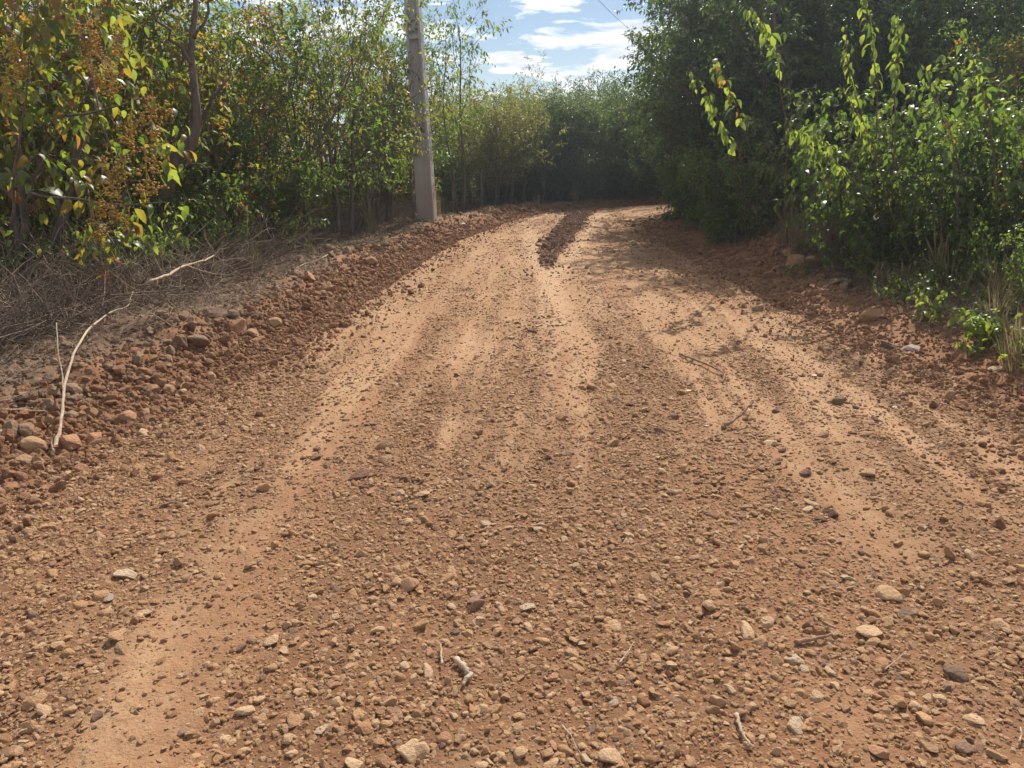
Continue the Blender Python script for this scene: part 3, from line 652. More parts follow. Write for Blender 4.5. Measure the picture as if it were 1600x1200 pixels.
def grow(seed, stems=3, height=4.8, spread=0.30, cnt_=(8, 6, 5), leaf=0.075, space=0.045, droop=0.35, hi=False, mat='leaf', bark='bark',
         r0=0.035, ratio=(0.42, 0.55, 0.5), wob=(0.10, 0.16, 0.2, 0.22), trop=(0.06, 0.05, 0.0, -0.05), t0=(0.28, 0.2, 0.15), width=0.24, ang=(35, 70), name='tree', shell=None, lsel=1.0):
    rg = np.random.RandomState(seed); stemsm = []; bw = MB(); LP = []; LD = []
    up = np.array([0, 0, 1.0])
    def rec(p, d, L, r, lev, mb):
        n = (10, 6, 4, 3)[lev]; pts = [p]
        dirs = []
        for i in range(n):
            d = unit(d + rg.normal(0, wob[lev], 3) + up * trop[lev]); p = p + d * L / n; pts.append(p); dirs.append(d)
        rad = np.linspace(r, r * (0.3 if lev else 0.22), n + 1)
        if lev == 0: rad[0] *= 1.35
        mb.tube(pts, rad, (7, 5, 4, 3)[lev], cap=(lev == 0))
        if lev < 3:
            k = cnt_[lev]
            ph = rg.uniform(0, 6.28)
            for c in range(k):
                t = t0[lev] + (1 - t0[lev]) * (c + rg.rand()) / k; f = t * n; i = min(int(f), n - 1); q = pts[i] + (pts[i + 1] - pts[i]) * (f - i)
                a = R(rg.uniform(*ang)) * (1.1 - 0.5 * t); ph += 2.4 + rg.normal(0, .3)
                sx = unit(np.cross(dirs[i], [0.3, 0.9, 0.2])); sy = np.cross(dirs[i], sx)
                nd = dirs[i] * math.cos(a) + (sx * math.cos(ph) + sy * math.sin(ph)) * math.sin(a)
                rec(q, nd, L * ratio[lev] * rg.uniform(0.7, 1.2) * (1.15 - 0.45 * t), max(r * (1 - 0.75 * t) * 0.55, 0.0018), lev + 1, bw)
        if lev >= 2:
            m = max(2, int(L / space * (1.0 if lev == 3 else 0.5)))
            for c in range(m):
                if rg.rand() > lsel: continue
                t = 0.2 + 0.8 * (c + 0.5) / m if lev == 3 else 0.5 + 0.5 * (c + 0.5) / m
                f = t * n; i = min(int(f), n - 1); LP.append(pts[i] + (pts[i + 1] - pts[i]) * (f - i)); LD.append(dirs[i])
    for sidx in range(stems):
        az = 6.283 * sidx / stems + rg.uniform(-.5, .5); tl = spread * rg.uniform(0.5, 1.2) if stems > 1 else spread * 0.4
        d = unit(np.array([math.cos(az) * tl, math.sin(az) * tl, 1.0])); mb = MB()
        h = height * rg.uniform(0.78, 1.05) * 0.72
        rec(np.array([math.cos(az), math.sin(az), 0]) * 0.10 * (stems > 1) + [0, 0, -0.15], d, h, r0 * rg.uniform(0.7, 1.25), 0, mb)
        stemsm.append(mb.mesh('trunk', M[bark]))
    P = np.array(LP); D = np.array(LD); n = len(P)
    D2 = D * 0.6 + rg.normal(0, 0.55, (n, 3)) + [0, 0, -droop]
    Nn = rg.normal(0, 0.55, (n, 3)) + [0, 0, 1.0]; ln = leaf * np.exp(rg.normal(0, 0.25, n))
    G_ = leaf_geom(P, D2, Nn, ln, ln * width, hi); mb = MB(); mb.add(*G_)
    return dict(trunks=stemsm, branch=bw.mesh('branchwork', M['twig']), crown=mb.mesh('crown', M[mat]), n=n)
def plant(proto, name, cat, X, Y, label, group=None, sc=1.0, rz=None, sink=0.05, matx=None):
    o = empty(name, (X, Y, Hs(X, Y) - sink), random.uniform(0, 6.28) if rz is None else rz, sc)
    for t in proto['trunks']: link('trunk' if cat == 'tree' else 'stem', t, o)
    b = link('branchwork', proto['branch'], o); b['kind'] = 'stuff'
    c = proto['crown']
    if matx:
        key = (c.name, matx)
        if key not in M: c2 = c.copy(); c2.materials.clear(); c2.materials.append(M[matx]); M[key] = c2
        c = M[key]
    cr = link('crown', c, o); cr['kind'] = 'stuff'
    tag(o, label, cat, group); return o

P_tall = [grow(1, 3, 5.2, 0.26, (8, 6, 5), 0.070, 0.040, mat='leaf'), grow(2, 4, 4.8, 0.30, (7, 6, 5), 0.065, 0.042, mat='leaf_olive')]
P_mixed = [grow(3, 3, 5.0, 0.28, (8, 6, 5), 0.075, 0.046, mat='leaf_mixed'), grow(4, 3, 4.6, 0.34, (8, 5, 5), 0.085, 0.055, mat='leaf_mixed')]
P_sparse = [grow(5, 3, 5.4, 0.22, (7, 5, 4), 0.075, 0.065, droop=0.9, mat='leaf_olive', wob=(.08, .12, .15, .15)), grow(6, 2, 5.8, 0.2, (7, 5, 4), 0.085, 0.075, droop=1.0, mat='leaf', wob=(.08, .12, .15, .15))]
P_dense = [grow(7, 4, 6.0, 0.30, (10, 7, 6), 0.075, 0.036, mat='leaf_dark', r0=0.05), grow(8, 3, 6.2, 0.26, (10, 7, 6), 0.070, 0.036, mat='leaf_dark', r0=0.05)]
P_bush = [grow(9, 7, 2.1, 0.75, (7, 5, 4), 0.062, 0.033, mat='leaf', r0=0.014, t0=(.08, .1, .1)), grow(10, 7, 1.9, 0.85, (7, 5, 4), 0.07, 0.036, mat='leaf_mixed', r0=0.014, t0=(.08, .1, .1))]
P_big = [grow(12, 6, 3.0, 0.55, (8, 5, 4), 0.092, 0.055, droop=0.8, hi=True, mat='leaf', r0=0.020, t0=(.15, .1, .1), width=0.26, lsel=.8),
         grow(13, 5, 3.2, 0.60, (7, 5, 4), 0.082, 0.05, droop=0.7, hi=True, mat='leaf_fresh', r0=0.020, t0=(.12, .1, .1), width=0.25, lsel=.8)]

# --- near left tree with seed clusters
EL = lambda Y: float(edges(np.array([Y]))[0][0])
ER = lambda Y: float(edges(np.array([Y]))[1][0])
P_seed = grow(20, 4, 4.6, 0.30, (8, 5, 4), 0.12, 0.065, droop=0.6, hi=True, mat='leaf_mixed', r0=0.05, width=0.27)
seedtree = plant(P_seed, 'fruiting_tree', 'tree', -5.1, 7.9, 'near leafy tree at the far left hung with golden brown seed clusters', None, 1.0, 0.4)
def cluster_mesh(seed):
    rg = np.random.RandomState(seed); mb = MB(); V0, F0 = ICO1
    mb.tube([np.array([0, 0, .04]), np.array([.01, 0, -.15]), np.array([0, .01, -.30])], [.005, .004, .002], 4, False)
    for k in range(11):
        t = (k + rg.rand()) / 11; a = rg.uniform(0, 6.28); q = rg.uniform(.05, .17) * (1 - .6 * t); c = np.array([math.cos(a) * q, math.sin(a) * q, -t * .34 - .03])
        mb.tube([np.array([0, 0, -t * 0.26]), c * [.6, .6, 1] + [0, 0, .02], c], [0.003, .002, 0.0012], 3, False)
        for j in range(rg.randint(8, 20)):
            p = c + rg.normal(0, 1, 3) * [.026, .026, .034]; s_ = rg.uniform(0.008, 0.015)
            mb.add(V0 * s_ * [1, 1, 0.8] + p, F0)
            if j % 3 == 0: mb.tube([c, p], [.0012, .0008], 3, False)
    return mb.mesh('seed_cluster', M['seed'])
CM = [cluster_mesh(i) for i in (1, 2, 3)]
for i, (x, y, Y, s) in enumerate([(135, 30, 6.6, 0.9), (128, 85, 6.5, 0.8), (168, 88, 6.4, 0.8), (238, 150, 6.8, 1.1), (205, 175, 6.9, .9), (225, 232, 6.7, 1.15), (190, 240, 6.8, 1.0), (162, 292, 6.4, 0.95), (140, 315, 6.4, 0.9), (12, 60, 6.2, .8), (14, 105, 6.2, .7), (180, 45, 7.0, .7)]):
    p = at(x, y, Y); s = s * .95; o = link('seed_cluster', CM[i % 3], None, p, (random.uniform(-.4, .4), random.uniform(-.4, .4), random.uniform(0, 6)), (s, s, s)); o['kind'] = 'stuff'
    o.parent = seedtree; o.matrix_parent_inverse = (Matrix.Translation(seedtree.location) @ Euler((0, 0, 0.4)).to_matrix().to_4x4()).inverted()
# leaf meshes for separately built leaves
def single_leaf(seed, mat, curl):
    rg = np.random.RandomState(seed); V, T, Q = leaf_geom(np.zeros((1, 3)), np.array([[1.0, 0, 0]]), np.array([[0, 0, 1.0]]), np.array([1.0]), np.array([rg.uniform(.24, .3)]), True, curl)
    return make_mesh('leaf', V, [T, Q], M[mat])
LEAF = {k: [single_leaf(i, k, c) for i, c in enumerate((0.1, 0.25, 0.4))] for k in ('leaf', 'leaf_bright', 'leaf_yellow', 'leaf_mixed', 'leaf_olive', 'leaf_dark')}
def put_leaf(parent, p, az, pitch, roll, ln, mat):
    """p in the parent's own space"""
    return link('leaf', random.choice(LEAF[mat]), parent, p, (roll, pitch, az), (ln, ln, ln))
def shoot(parent, pts, r, ln, n, mat, droop=0.9, start=0.25, stem='stem', mats=None):
    mb = MB(); pts = [np.array(p, float) for p in pts]
    t = np.linspace(0, len(pts) - 1, 14); A = np.array(pts); C = np.stack([np.interp(t, range(len(pts)), A[:, k]) for k in range(3)], -1)
    C[1:-1] += np.random.RandomState(n).normal(0, 0.008, (12, 3)); mb.tube(C, np.linspace(r, r * 0.35, 14), 6)
    link(stem, mb.mesh(stem, M['twig']), parent)
    for k in range(n):
        f = (start + (1 - start) * min(1, max(0, (k + 0.5 + random.uniform(-1.3, 1.3)) / n))) * 13; i = min(int(f), 12); q = C[i] + (C[i + 1] - C[i]) * (f - i); q = q + np.array([random.gauss(0, .2), random.gauss(0, .2), random.gauss(0, .12)]) * ln
        put_leaf(parent, q, k * 2.4 + random.uniform(-.9, .9), droop + random.uniform(-.7, .5), random.uniform(-.9, .9), ln * random.uniform(.4, 1.1) * (1.1 - 0.3 * k / n), random.choice(mats) if mats else mat)
# separately built leaves at the front of the seed tree (large ones)
for i in range(230):
    x, y = random.uniform(0, 290), random.uniform(0, 400); Y = random.uniform(6.3, 7.4)
    if x > 230 and y < 130: continue
    p = at(x, y, Y); o = put_leaf(None, p, random.uniform(0, 6.28), random.uniform(0.3, 1.5), random.uniform(-.8, .8), random.uniform(.06, .115), random.choice(('leaf', 'leaf_mixed', 'leaf_bright')))
    o.parent = seedtree; o.matrix_parent_inverse = (Matrix.Translation(seedtree.location) @ Euler((0, 0, 0.4)).to_matrix().to_4x4()).inverted()
for (x0, y0, x1, y1, Y) in ((120, 20, 175, 330, 6.6), (60, 200, 240, 160, 6.7), (40, 300, 270, 330, 6.5), (150, 400, 240, 230, 6.8), (60, 60, 190, 60, 6.8), (15, 380, 60, 0, 6.4)):
    mb = MB(); a, b = at(x0, y0, Y + .4), at(x1, y1, Y); t = np.linspace(0, 1, 12)[:, None]; C = np.array(a) * (1 - t) + np.array(b) * t
    C[1:-1] += np.cumsum(random.uniform(.5, 1) * np.random.RandomState(x0).normal(0, .02, (10, 3)), 0)
    mb.tube(C, np.linspace(.014, .004, 12), 6); o = link('branch', mb.mesh('branch', M['bark']))
    o.parent = seedtree; o.matrix_parent_inverse = (Matrix.Translation(seedtree.location) @ Euler((0, 0, 0.4)).to_matrix().to_4x4()).inverted()

# --- left thicket, front row: px x, Y, proto, scale, label
def trees(rows):
    for (X, Y, pr, sc, lab, grp) in rows:
        plant(pr, 'bush' if pr in P_bush or pr in P_big else 'tree', 'bush' if pr in P_bush or pr in P_big else 'tree', X, Y, lab, grp, sc)
def xat(xp, Y): return (xp - 800) / FPX * (Y * math.cos(PITCH) + 1.3 * math.sin(PITCH))
trees([
 (xat(215, 10.3), 10.3, P_mixed[0], 1.0, 'leafy tree with orange tinged leaves right behind the seed cluster tree', None),
 (xat(330, 11.2), 11.2, P_mixed[1], 1.0, 'bushy tree with yellow and rust leaves beside the crooked dark trunk', None),
 (xat(400, 12.0), 12.0, P_tall[0], 1.0, 'green many-stemmed tree just left of the first fence post', None),
 (xat(470, 12.9), 12.9, P_mixed[0], 0.98, 'thin tree with reddish leaf tips standing over the first fence post', None),
 (xat(545, 14.2), 14.2, P_sparse[0], 1.0, 'tall thin tree with hanging leaves a little left of the concrete pole', None),
 (xat(598, 15.8), 15.8, P_tall[1], 0.95, 'olive green tree directly left of the concrete pole', None),
 (xat(655, 18.2), 18.2, P_tall[0], 0.95, 'green tree directly behind the concrete pole', None),
 (xat(718, 18.2), 18.2, P_sparse[1], 0.98, 'tall sparse tree with drooping leaves just right of the concrete pole', None),
 (xat(770, 20.6), 20.6, P_tall[1], 0.82, 'olive green tree second to the right of the pole', None),
 (xat(815, 22.0), 22.0, P_sparse[0], 0.80, 'thin twiggy tree standing up against the clouds right of the pole', None),
 (xat(862, 23.4), 23.4, P_tall[0], 0.80, 'rounded green tree at the outside of the road bend', None),
 (xat(905, 24.8), 24.8, P_dense[1], 0.66, 'pale green tree above the dark windrow in the road', None),
 (xat(950, 26.5), 26.5, P_dense[0], 0.72, 'dark tree at the end of the visible road below the lowest cloud', None),
 (xat(1000, 30), 30.0, P_dense[1], 0.86, 'hazy dark tree closing the view beyond the bend', None),
 (xat(90, 9.2), 9.2, P_tall[1], 0.95, 'green tree behind the stems of the seed cluster tree', None),
 (-6.9, 8.8, P_mixed[1], 1.0, 'turning tree at the left edge behind the dry brush', None),
])
for j, (x, Y, sc) in enumerate([(30, 7.6, .42), (110, 8.0, .45), (200, 8.4, .5), (285, 9.2, .5), (350, 10.0, .5), (420, 11.0, .45), (-60, 7.0, .45)]):
    plant(P_bush[0], 'bush', 'bush', xat(x, Y), Y, 'one of the low green bushes growing out of the dry brush', 'low green bushes in the dry brush', sc)
for x_, Y_, k_, lb in ((440, 14.6, 0, 'tall green crown filling the gap above the first fence posts'), (515, 15.8, 1, 'tall olive crown filling the sky left of the sparse tree by the pole'), (590, 17.6, 0, 'tall green crown closing the sky immediately left of the pole top')):
    plant(P_tall[k_], 'tree', 'tree', xat(x_, Y_), Y_, lb, None, 1.08)
for x_, Y_, sc_, lb in ((742, 20.2, .56, 'rounded olive crown low behind the berm right of the pole'), (792, 21.8, .58, 'rounded olive crown under the twiggy tree right of the pole'), (845, 23.6, .60, 'full olive crown at the outside of the bend, left of the windrow top'), (886, 24.6, .60, 'full olive crown directly above the windrow top')):
    plant(P_dense[1], 'tree', 'tree', xat(x_, Y_), Y_, lb, None, sc_, matx='leaf_olive')
# rows behind that fill the thicket
rg = np.random.RandomState(77)
for i in range(46):
    t = rg.rand(); Y = 10.5 + t * 17; X = EL(Y) - 3.2 - rg.rand() * 6 - (0 if Y < 20 else 1.0)
    if Y > 21: X = EL(Y) - 1.6 - rg.rand() * 9
    pr = (P_tall + P_mixed + P_sparse)[rg.randint(6)] if Y < 19 else P_tall[rg.randint(2)]
    plant(pr, 'tree', 'tree', X, Y, 'one of the crowded thin trees deeper in the thicket left of the road', 'thin trees deep in the left thicket', rg.uniform(.80, .98) if Y < 17 else rg.uniform(.68, .84))
for i in range(40):
    Y = 9.0 + rg.rand() * 14; X = EL(Y) - 2.3 - rg.rand() * 3.2
    plant(P_bush[rg.randint(2)], 'bush', 'bush', X, Y, 'one of the leafy bushes crowding under the left thicket trees', 'bushes under the left thicket', rg.uniform(.8, 1.15))
for i in range(16):
    Y = 22.5 + rg.rand() * 6; X = xat(rg.uniform(740, 1040), Y)
    if X > EL(Y) - 0.7: X = EL(Y) - 0.8 - rg.rand()
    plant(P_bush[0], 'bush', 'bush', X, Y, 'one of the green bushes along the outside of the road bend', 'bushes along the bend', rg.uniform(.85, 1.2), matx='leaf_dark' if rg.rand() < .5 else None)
for i in range(16):
    Y = 30 + rg.rand() * 12; X = xat(rg.uniform(560, 1180), Y)
    plant(P_dense[rg.randint(2)], 'tree', 'tree', X, Y, 'one of the hazy trees far behind the road bend', 'hazy trees beyond the bend', rg.uniform(.66, .8))

for i in range(14):
    Y = 27.5 + rg.rand() * 5; X = xat(rg.uniform(960, 1110), Y)
    if X < EL(Y) - .6 or X > ER(Y) + .6: plant(P_bush[0], 'bush', 'bush', X, Y, 'one of the dark bushes closing the view past the bend', 'dark bushes past the bend', rg.uniform(1.1, 1.4), matx='leaf_dark')
for k_, (X_, Y_) in enumerate(((1.9, 23.6), (2.9, 24.4), (3.6, 25.6), (4.5, 25.4), (5.3, 26.4), (6.4, 27.2), (7.6, 28.2), (2.2, 25.8), (8.8, 29.5), (1.2, 24.6))):
    plant(P_dense[k_ % 2], 'tree', 'tree', X_, Y_, 'one of the dark trees closing the road off at the bend', 'dark trees closing off the road', .62 + .05 * (k_ % 4))
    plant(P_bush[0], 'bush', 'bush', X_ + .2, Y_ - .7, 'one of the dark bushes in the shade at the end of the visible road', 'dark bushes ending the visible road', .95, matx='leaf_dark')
# --- right side
trees([
 (xat(1095, 20.0), 20.0, P_dense[0], 0.98, 'tall dark tree where the road bends out of sight on the right', None),
 (xat(1112, 17.5), 17.5, P_dense[1], 0.98, 'high leafy tree whose crown reaches over the power line, right of the sky gap', None),
 (xat(1135, 15.5), 15.5, P_dense[0], 1.12, 'huge dark tree mass in the glare behind the bright hanging shoots', None),
 (xat(1215, 13.8), 14.3, P_dense[1], 1.05, 'dark tree standing behind the red earth mound', None),
 (xat(1335, 12.9), 12.9, P_dense[0], 0.68, 'tall dark tree behind the large-leaved shrub on the right', None),
 (xat(1455, 11.6), 11.6, P_tall[0], 0.78, 'green tree above the dry grass on the right bank', None),
 (xat(1560, 10.6), 10.6, P_mixed[0], 0.76, 'tree with a few yellow leaves at the top right corner', None),
 (xat(1325, 9.5), 9.5, P_big[1], 0.84, 'large-leaved green shrub on the right bank above the slab in shade', None),
 (xat(1410, 8.9), 8.9, P_big[0], 0.88, 'large-leaved shrub left of the dry grass seed heads', None),
 (xat(1505, 8.5), 8.5, P_big[1], 0.86, 'glossy large-leaved shrub behind the dry grass near the right edge', None),
 (xat(1630, 6.4), 6.4, P_big[1], 0.36, 'low leafy shrub nearest the camera at the right edge', None),
 (xat(1560, 7.3), 7.3, P_big[0], 0.34, 'low shrub left of the glowing plant near the right edge', None),
 (xat(1290, 10.9), 10.9, P_big[1], 0.42, 'low shrub at the right shoulder of the red earth mound', None),
 (xat(1400, 9.0), 9.0, P_big[1], 0.45, 'low shrub spilling onto the verge behind the bright sapling', None),
 (xat(1620, 8.0), 8.0, P_big[0], 0.86, 'large-leaved shrub cut by the right edge of the picture', None),
 (xat(1250, 11.8), 11.8, P_big[1], 0.85, 'shaded shrub right behind the red earth mound', None),
 (xat(1175, 13.0), 13.0, P_bush[0], 1.1, 'dark rounded bush left of the red earth mound', None),
 (xat(1165, 12.4), 12.4, P_bush[0], 1.15, 'shaded bush from which the two arching shoots lean out', None),
 (xat(1215, 11.9), 11.9, P_bush[1], 1.0, 'shaded bush with some turning leaves close behind the red earth mound', None),
 (xat(1110, 15.4), 15.4, P_bush[0], 1.1, 'dark bush at the shaded road edge below the bright shoots', None),
 (xat(1085, 17.6), 17.6, P_bush[0], 1.0, 'dark bush at the inner side of the road bend', None),
])
for i in range(12):
    Y = 12.6 + i * .70; X = np.interp(Y, [12, 17, 18.5, 20.5], [4.7, 4.2, 4.8, 6.0]) + rg.rand() * .6
    plant(P_dense[i % 2], 'tree', 'tree', X, Y, 'one of the close dark trees walling the inner side of the bend', 'dark trees walling the inner bend', rg.uniform(.8, 1.1))
    plant(P_bush[0], 'bush', 'bush', X - .35, Y + .4, 'one of the dark bushes at the foot of the trees along the inner bend', 'dark bushes along the inner bend', rg.uniform(.9, 1.2), matx='leaf_dark')
for i in range(40):
    Y = 7 + rg.rand() * 19; X = max(ER(Y) + 3.0, 5.8) + rg.rand() * 6
    if Y > 19: X = ER(Y) + 1.6 + rg.rand() * 6
    if Y < 11: X += 1.2
    plant((P_dense + P_dense + P_tall)[rg.randint(6)], 'tree', 'tree', X, Y, 'one of the dark crowded trees deeper in the wood right of the road', 'dark trees deep in the right wood', rg.uniform(.66, .80) if Y < 13 else rg.uniform(.95, 1.15))
for i in range(34):
    Y = 8.0 + rg.rand() * 14.5; X = ER(Y) + 2.3 + rg.rand() * 2.6
    plant(P_bush[rg.randint(2)], 'bush', 'bush', X, Y, 'one of the leafy bushes under the trees of the right bank', 'bushes under the right bank trees', rg.uniform(.75, 1.15), matx='leaf_dark' if rg.rand() < .6 else 'leaf')

# crooked dark trunk on the left
def crooked():
    o = empty('crooked_tree', (*at(235, 330, 9.6)[:2], 0)); o.location.z = Hs(o.location.x, o.location.y) - .05; inv = Vector(o.location)
    tr = MB(); P = [Vector((inv.x, inv.y, inv.z))] + [at(x, y, Y) for x, y, Y in ((262, 280, 9.5), (276, 252, 9.45), (298, 222, 9.4), (308, 190, 9.4), (304, 140, 9.45), (298, 80, 9.6), (306, 10, 9.7), (296, -90, 9.8))]
    tr.tube([p - inv for p in P], [.10, .09, .09, .08, .06, .045, .035, .03, .02], 9); link('trunk', tr.mesh('trunk', M['bark']), o)
    for (a, b, r) in (((306, 190), (360, 120), .03), ((300, 100), (240, 20), .03), ((272, 255), (330, 262), .025), ((303, 60), (345, -20), .022)):
        m = MB(); A, B = at(*a, 9.5), at(*b, 9.3); t = np.linspace(0, 1, 7)[:, None]; C = (np.array(A - inv)) * (1 - t) + np.array(B - inv) * t
        C[1:-1] += np.random.RandomState(a[0] + b[1]).normal(0, .02, (5, 3)); m.tube(C, np.linspace(r, r * .4, 7), 6); link('limb', m.mesh('limb', M['bark']), o)
    c = link('crown', P_mixed[1]['crown'], o, (0.25, 0.1, 0.9), (0, 0, 1.2), (.8, .8, .85)); c['kind'] = 'stuff'
    tag(o, 'thick dark trunk bending right then up behind the seed clusters', 'tree')
crooked()

# --- bright hanging shoots on the right and single plants
def vine(label, pts, Y, ln, n, mats, group=None, name='hanging_shoot', droop=1.0, r=0.008, cat='shoot', st=0.45):
    A = [at(x, y, Y + dy) for x, y, dy in pts]; base = A[0]; o = empty(name, base)
    shoot(o, [a - base for a in A], r, ln, n, None, droop, st, 'stem', mats); tag(o, label, cat, group); return o
BR = ('leaf_bright', 'leaf_bright', 'leaf')
vine('bright arching shoot of hanging leaves lower left of the pair against the dark trees', [(1170, 400, 2.9), (1160, 300, 1.8), (1138, 215, .5), (1108, 160, 0), (1075, 105, -.1)], 8.6, .13, 44, BR)
vine('bright shoot with a pink tinged leaf beside the lower shoot', [(1185, 400, 2.8), (1180, 260, 1.6), (1152, 170, .3), (1128, 118, 0), (1112, 95, 0)], 8.8, .13, 40, BR * 3 + ('leaf_yellow',))
vine('tall shoot of hanging leaves at the top centre of the right trees', [(1230, 380, 1.6), (1228, 200, .8), (1215, 90, .3), (1195, 40, 0), (1165, 8, 0)], 8.4, .13, 44, BR)
vine('upright leafy shoot standing above the large-leaved shrub, left of two', [(1370, 330, .8), (1372, 150, .3), (1362, 60, 0), (1350, -10, 0)], 8.0, .12, 50, BR)
vine('upright leafy shoot with big round leaves, right of two', [(1395, 330, .8), (1398, 160, .2), (1404, 80, 0), (1402, 20, 0)], 7.8, .13, 44, BR)
vine('leafy shoot leaning left from the large-leaved shrub', [(1380, 340, .9), (1330, 250, .3), (1280, 215, 0), (1232, 200, -.1)], 8.0, .10, 46, BR)
vine('leafy branch reaching out low on the left of the large-leaved shrub', [(1390, 360, .9), (1340, 290, .3), (1290, 240, 0), (1262, 228, -.1)], 7.7, .10, 46, BR)
vine('leafy branch rising left of the upright shoots', [(1380, 320, .9), (1345, 180, .3), (1325, 110, 0), (1322, 40, 0)], 8.2, .10, 46, BR)
vine('sunlit leafy branch filling the middle of the large-leaved shrub', [(1400, 360, .6), (1370, 250, .1), (1350, 190, 0), (1310, 130, 0)], 7.6, .10, 46, BR)
vine('leafy branch in front of the yellow leaf on the right bank', [(1500, 380, .6), (1490, 250, .1), (1470, 170, 0), (1440, 100, 0)], 7.3, .11, 28, ('leaf', 'leaf_bright', 'leaf', 'leaf_dark'))
vine('leafy branch at the upper right beside the glossy leaves', [(1560, 350, .6), (1550, 200, .1), (1530, 120, 0), (1500, 40, 0)], 7.0, .11, 28, ('leaf', 'leaf', 'leaf', 'leaf_bright'))
vine('leafy twig with a single bright yellow leaf on the right bank', [(1500, 270, .2), (1490, 220, 0), (1478, 185, 0)], 7.0, .10, 5, ('leaf_yellow', 'leaf_yellow', 'leaf'), droop=1.2)

def seedling(x, y, hpx, n, ln, mat, label, stems=1, mats=None, spread=0.5, droop=0.7, name='seedling', cat='seedling'):
    X, Y, D = level_at(x, y); o = empty(name, (X, Y, Hs(X, Y))); hh = hpx / FPX * D
    for s_ in range(stems):
        a = random.uniform(0, 6.28); k = spread * hh * (random.uniform(.4, 1) if stems > 1 else .25)
        shoot(o, [(0, 0, -.02), (math.cos(a) * k * .4, math.sin(a) * k * .4, hh * .55), (math.cos(a) * k, math.sin(a) * k, hh * random.uniform(.85, 1.05))], 0.0045, ln, n, mat, droop, 0.3, 'stem', mats)
    tag(o, label, cat); return o
seedling(1352, 440, 56, 11, .15, 'leaf_bright', 'yellow-green sapling with drooping leaves on the right verge in front of the shade')
seedling(1388, 470, 45, 5, .09, 'leaf_bright', 'thin bare-stemmed seedling with a tuft of bright leaves at the top')
seedling(1262, 405, 40, 8, .10, 'leaf_bright', 'small leafy plant at the top of the red mound', 3)
seedling(1458, 512, 58, 12, .10, 'leaf_bright', 'upright seedling with folded bright leaves on the right road edge', 3)
seedling(1428, 500, 26, 6, .06, 'leaf_bright', 'low seedling left of the folded bright leaves', 2)
seedling(1535, 536, 48, 13, .14, 'leaf_bright', 'low spreading plant with broad vivid green leaves near the right edge', 3, None, 1.4, 0.5)
seedling(1545, 425, 90, 12, .075, 'leaf', 'bushy low plant with many small pale leaves on the right bank', 6, ('leaf', 'leaf_bright'), 1.3)
seedling(1490, 430, 60, 10, .07, 'leaf', 'small leafy plant left of the bushy low plant on the bank', 5, ('leaf', 'leaf_bright'), 1.3)
seedling(1590, 440, 175, 15, .12, 'leaf_bright', 'vivid yellow-green plant glowing at the right edge of the picture', 7, ('leaf_bright', 'leaf_bright', 'leaf_yellow'), .8, .5, 'glowing_plant', 'plant')
seedling(1600, 560, 40, 8, .09, 'leaf', 'dark low plant at the right edge beside the flat tan stone', 4, None, 1.0)
seedling(600, 388, 20, 5, .07, 'leaf_bright', 'tiny yellow-green plant on the berm crest left of the pole')
seedling(232, 452, 120, 14, .10, 'leaf_bright', 'bright green plant low in the brush under the seed tree', 5, ('leaf', 'leaf_bright'), 1.0, .5, 'low_plant', 'plant')
seedling(178, 455, 140, 14, .10, 'leaf_bright', 'bright green plant left of the other one in the brush', 5, ('leaf', 'leaf_bright'), 1.0, .5, 'low_plant', 'plant')
seedling(318, 425, 110, 13, .10, 'leaf_bright', 'green leafy plant right of the seed clusters at the dark thicket edge', 4, ('leaf', 'leaf_bright'), 1.2, .5, 'low_plant', 'plant')
seedling(228, 445, 26, 7, .06, 'leaf_bright', 'small seedling beside the long bleached branch in the brush', 3)
seedling(345, 420, 30, 7, .06, 'leaf_bright', 'small seedling at the right end of the bleached branch', 2)
seedling(30, 400, 60, 9, .10, 'leaf', 'leafy plant at the left edge behind the dry brush', 5, ('leaf', 'leaf_bright', 'leaf_yellow'), 1.0, .5, 'low_plant', 'plant')
seedling(985, 0 + 335, 30, 8, .09, 'leaf_yellow', 'yellowish bush patch low at the bend', 3) if False else None
seedling(735, 320, 34, 9, .12, 'leaf_yellow', 'yellow-leaved little plant in the shade right of the pole', 4, ('leaf_yellow', 'leaf_bright'))

for j in range(40):
    y_ = random.uniform(405, 590); x_ = np.interp(y_, [400, 480, 600], [1265, 1390, 1560]) + random.uniform(0, 150)
    seedling(x_, y_, random.uniform(26, 64), random.randint(7, 11), random.uniform(.06, .11), 'leaf', 'one of the small leafy weeds sprouting along the right verge', random.randint(2, 5), ('leaf', 'leaf_bright', 'leaf_bright'), 1.2, .5, 'weed', 'weed')['group'] = 'weeds along the right verge'
for j in range(16):
    y_ = random.uniform(385, 480); x_ = np.interp(y_, [385, 480], [420, 120]) - random.uniform(0, 170)
    seedling(x_, y_, random.uniform(18, 40), random.randint(5, 8), random.uniform(.05, .08), 'leaf', 'one of the small leafy weeds growing through the dry brush on the left', random.randint(2, 5), ('leaf', 'leaf_bright', 'leaf'), 1.2, .5, 'weed', 'weed')['group'] = 'weeds in the left brush'
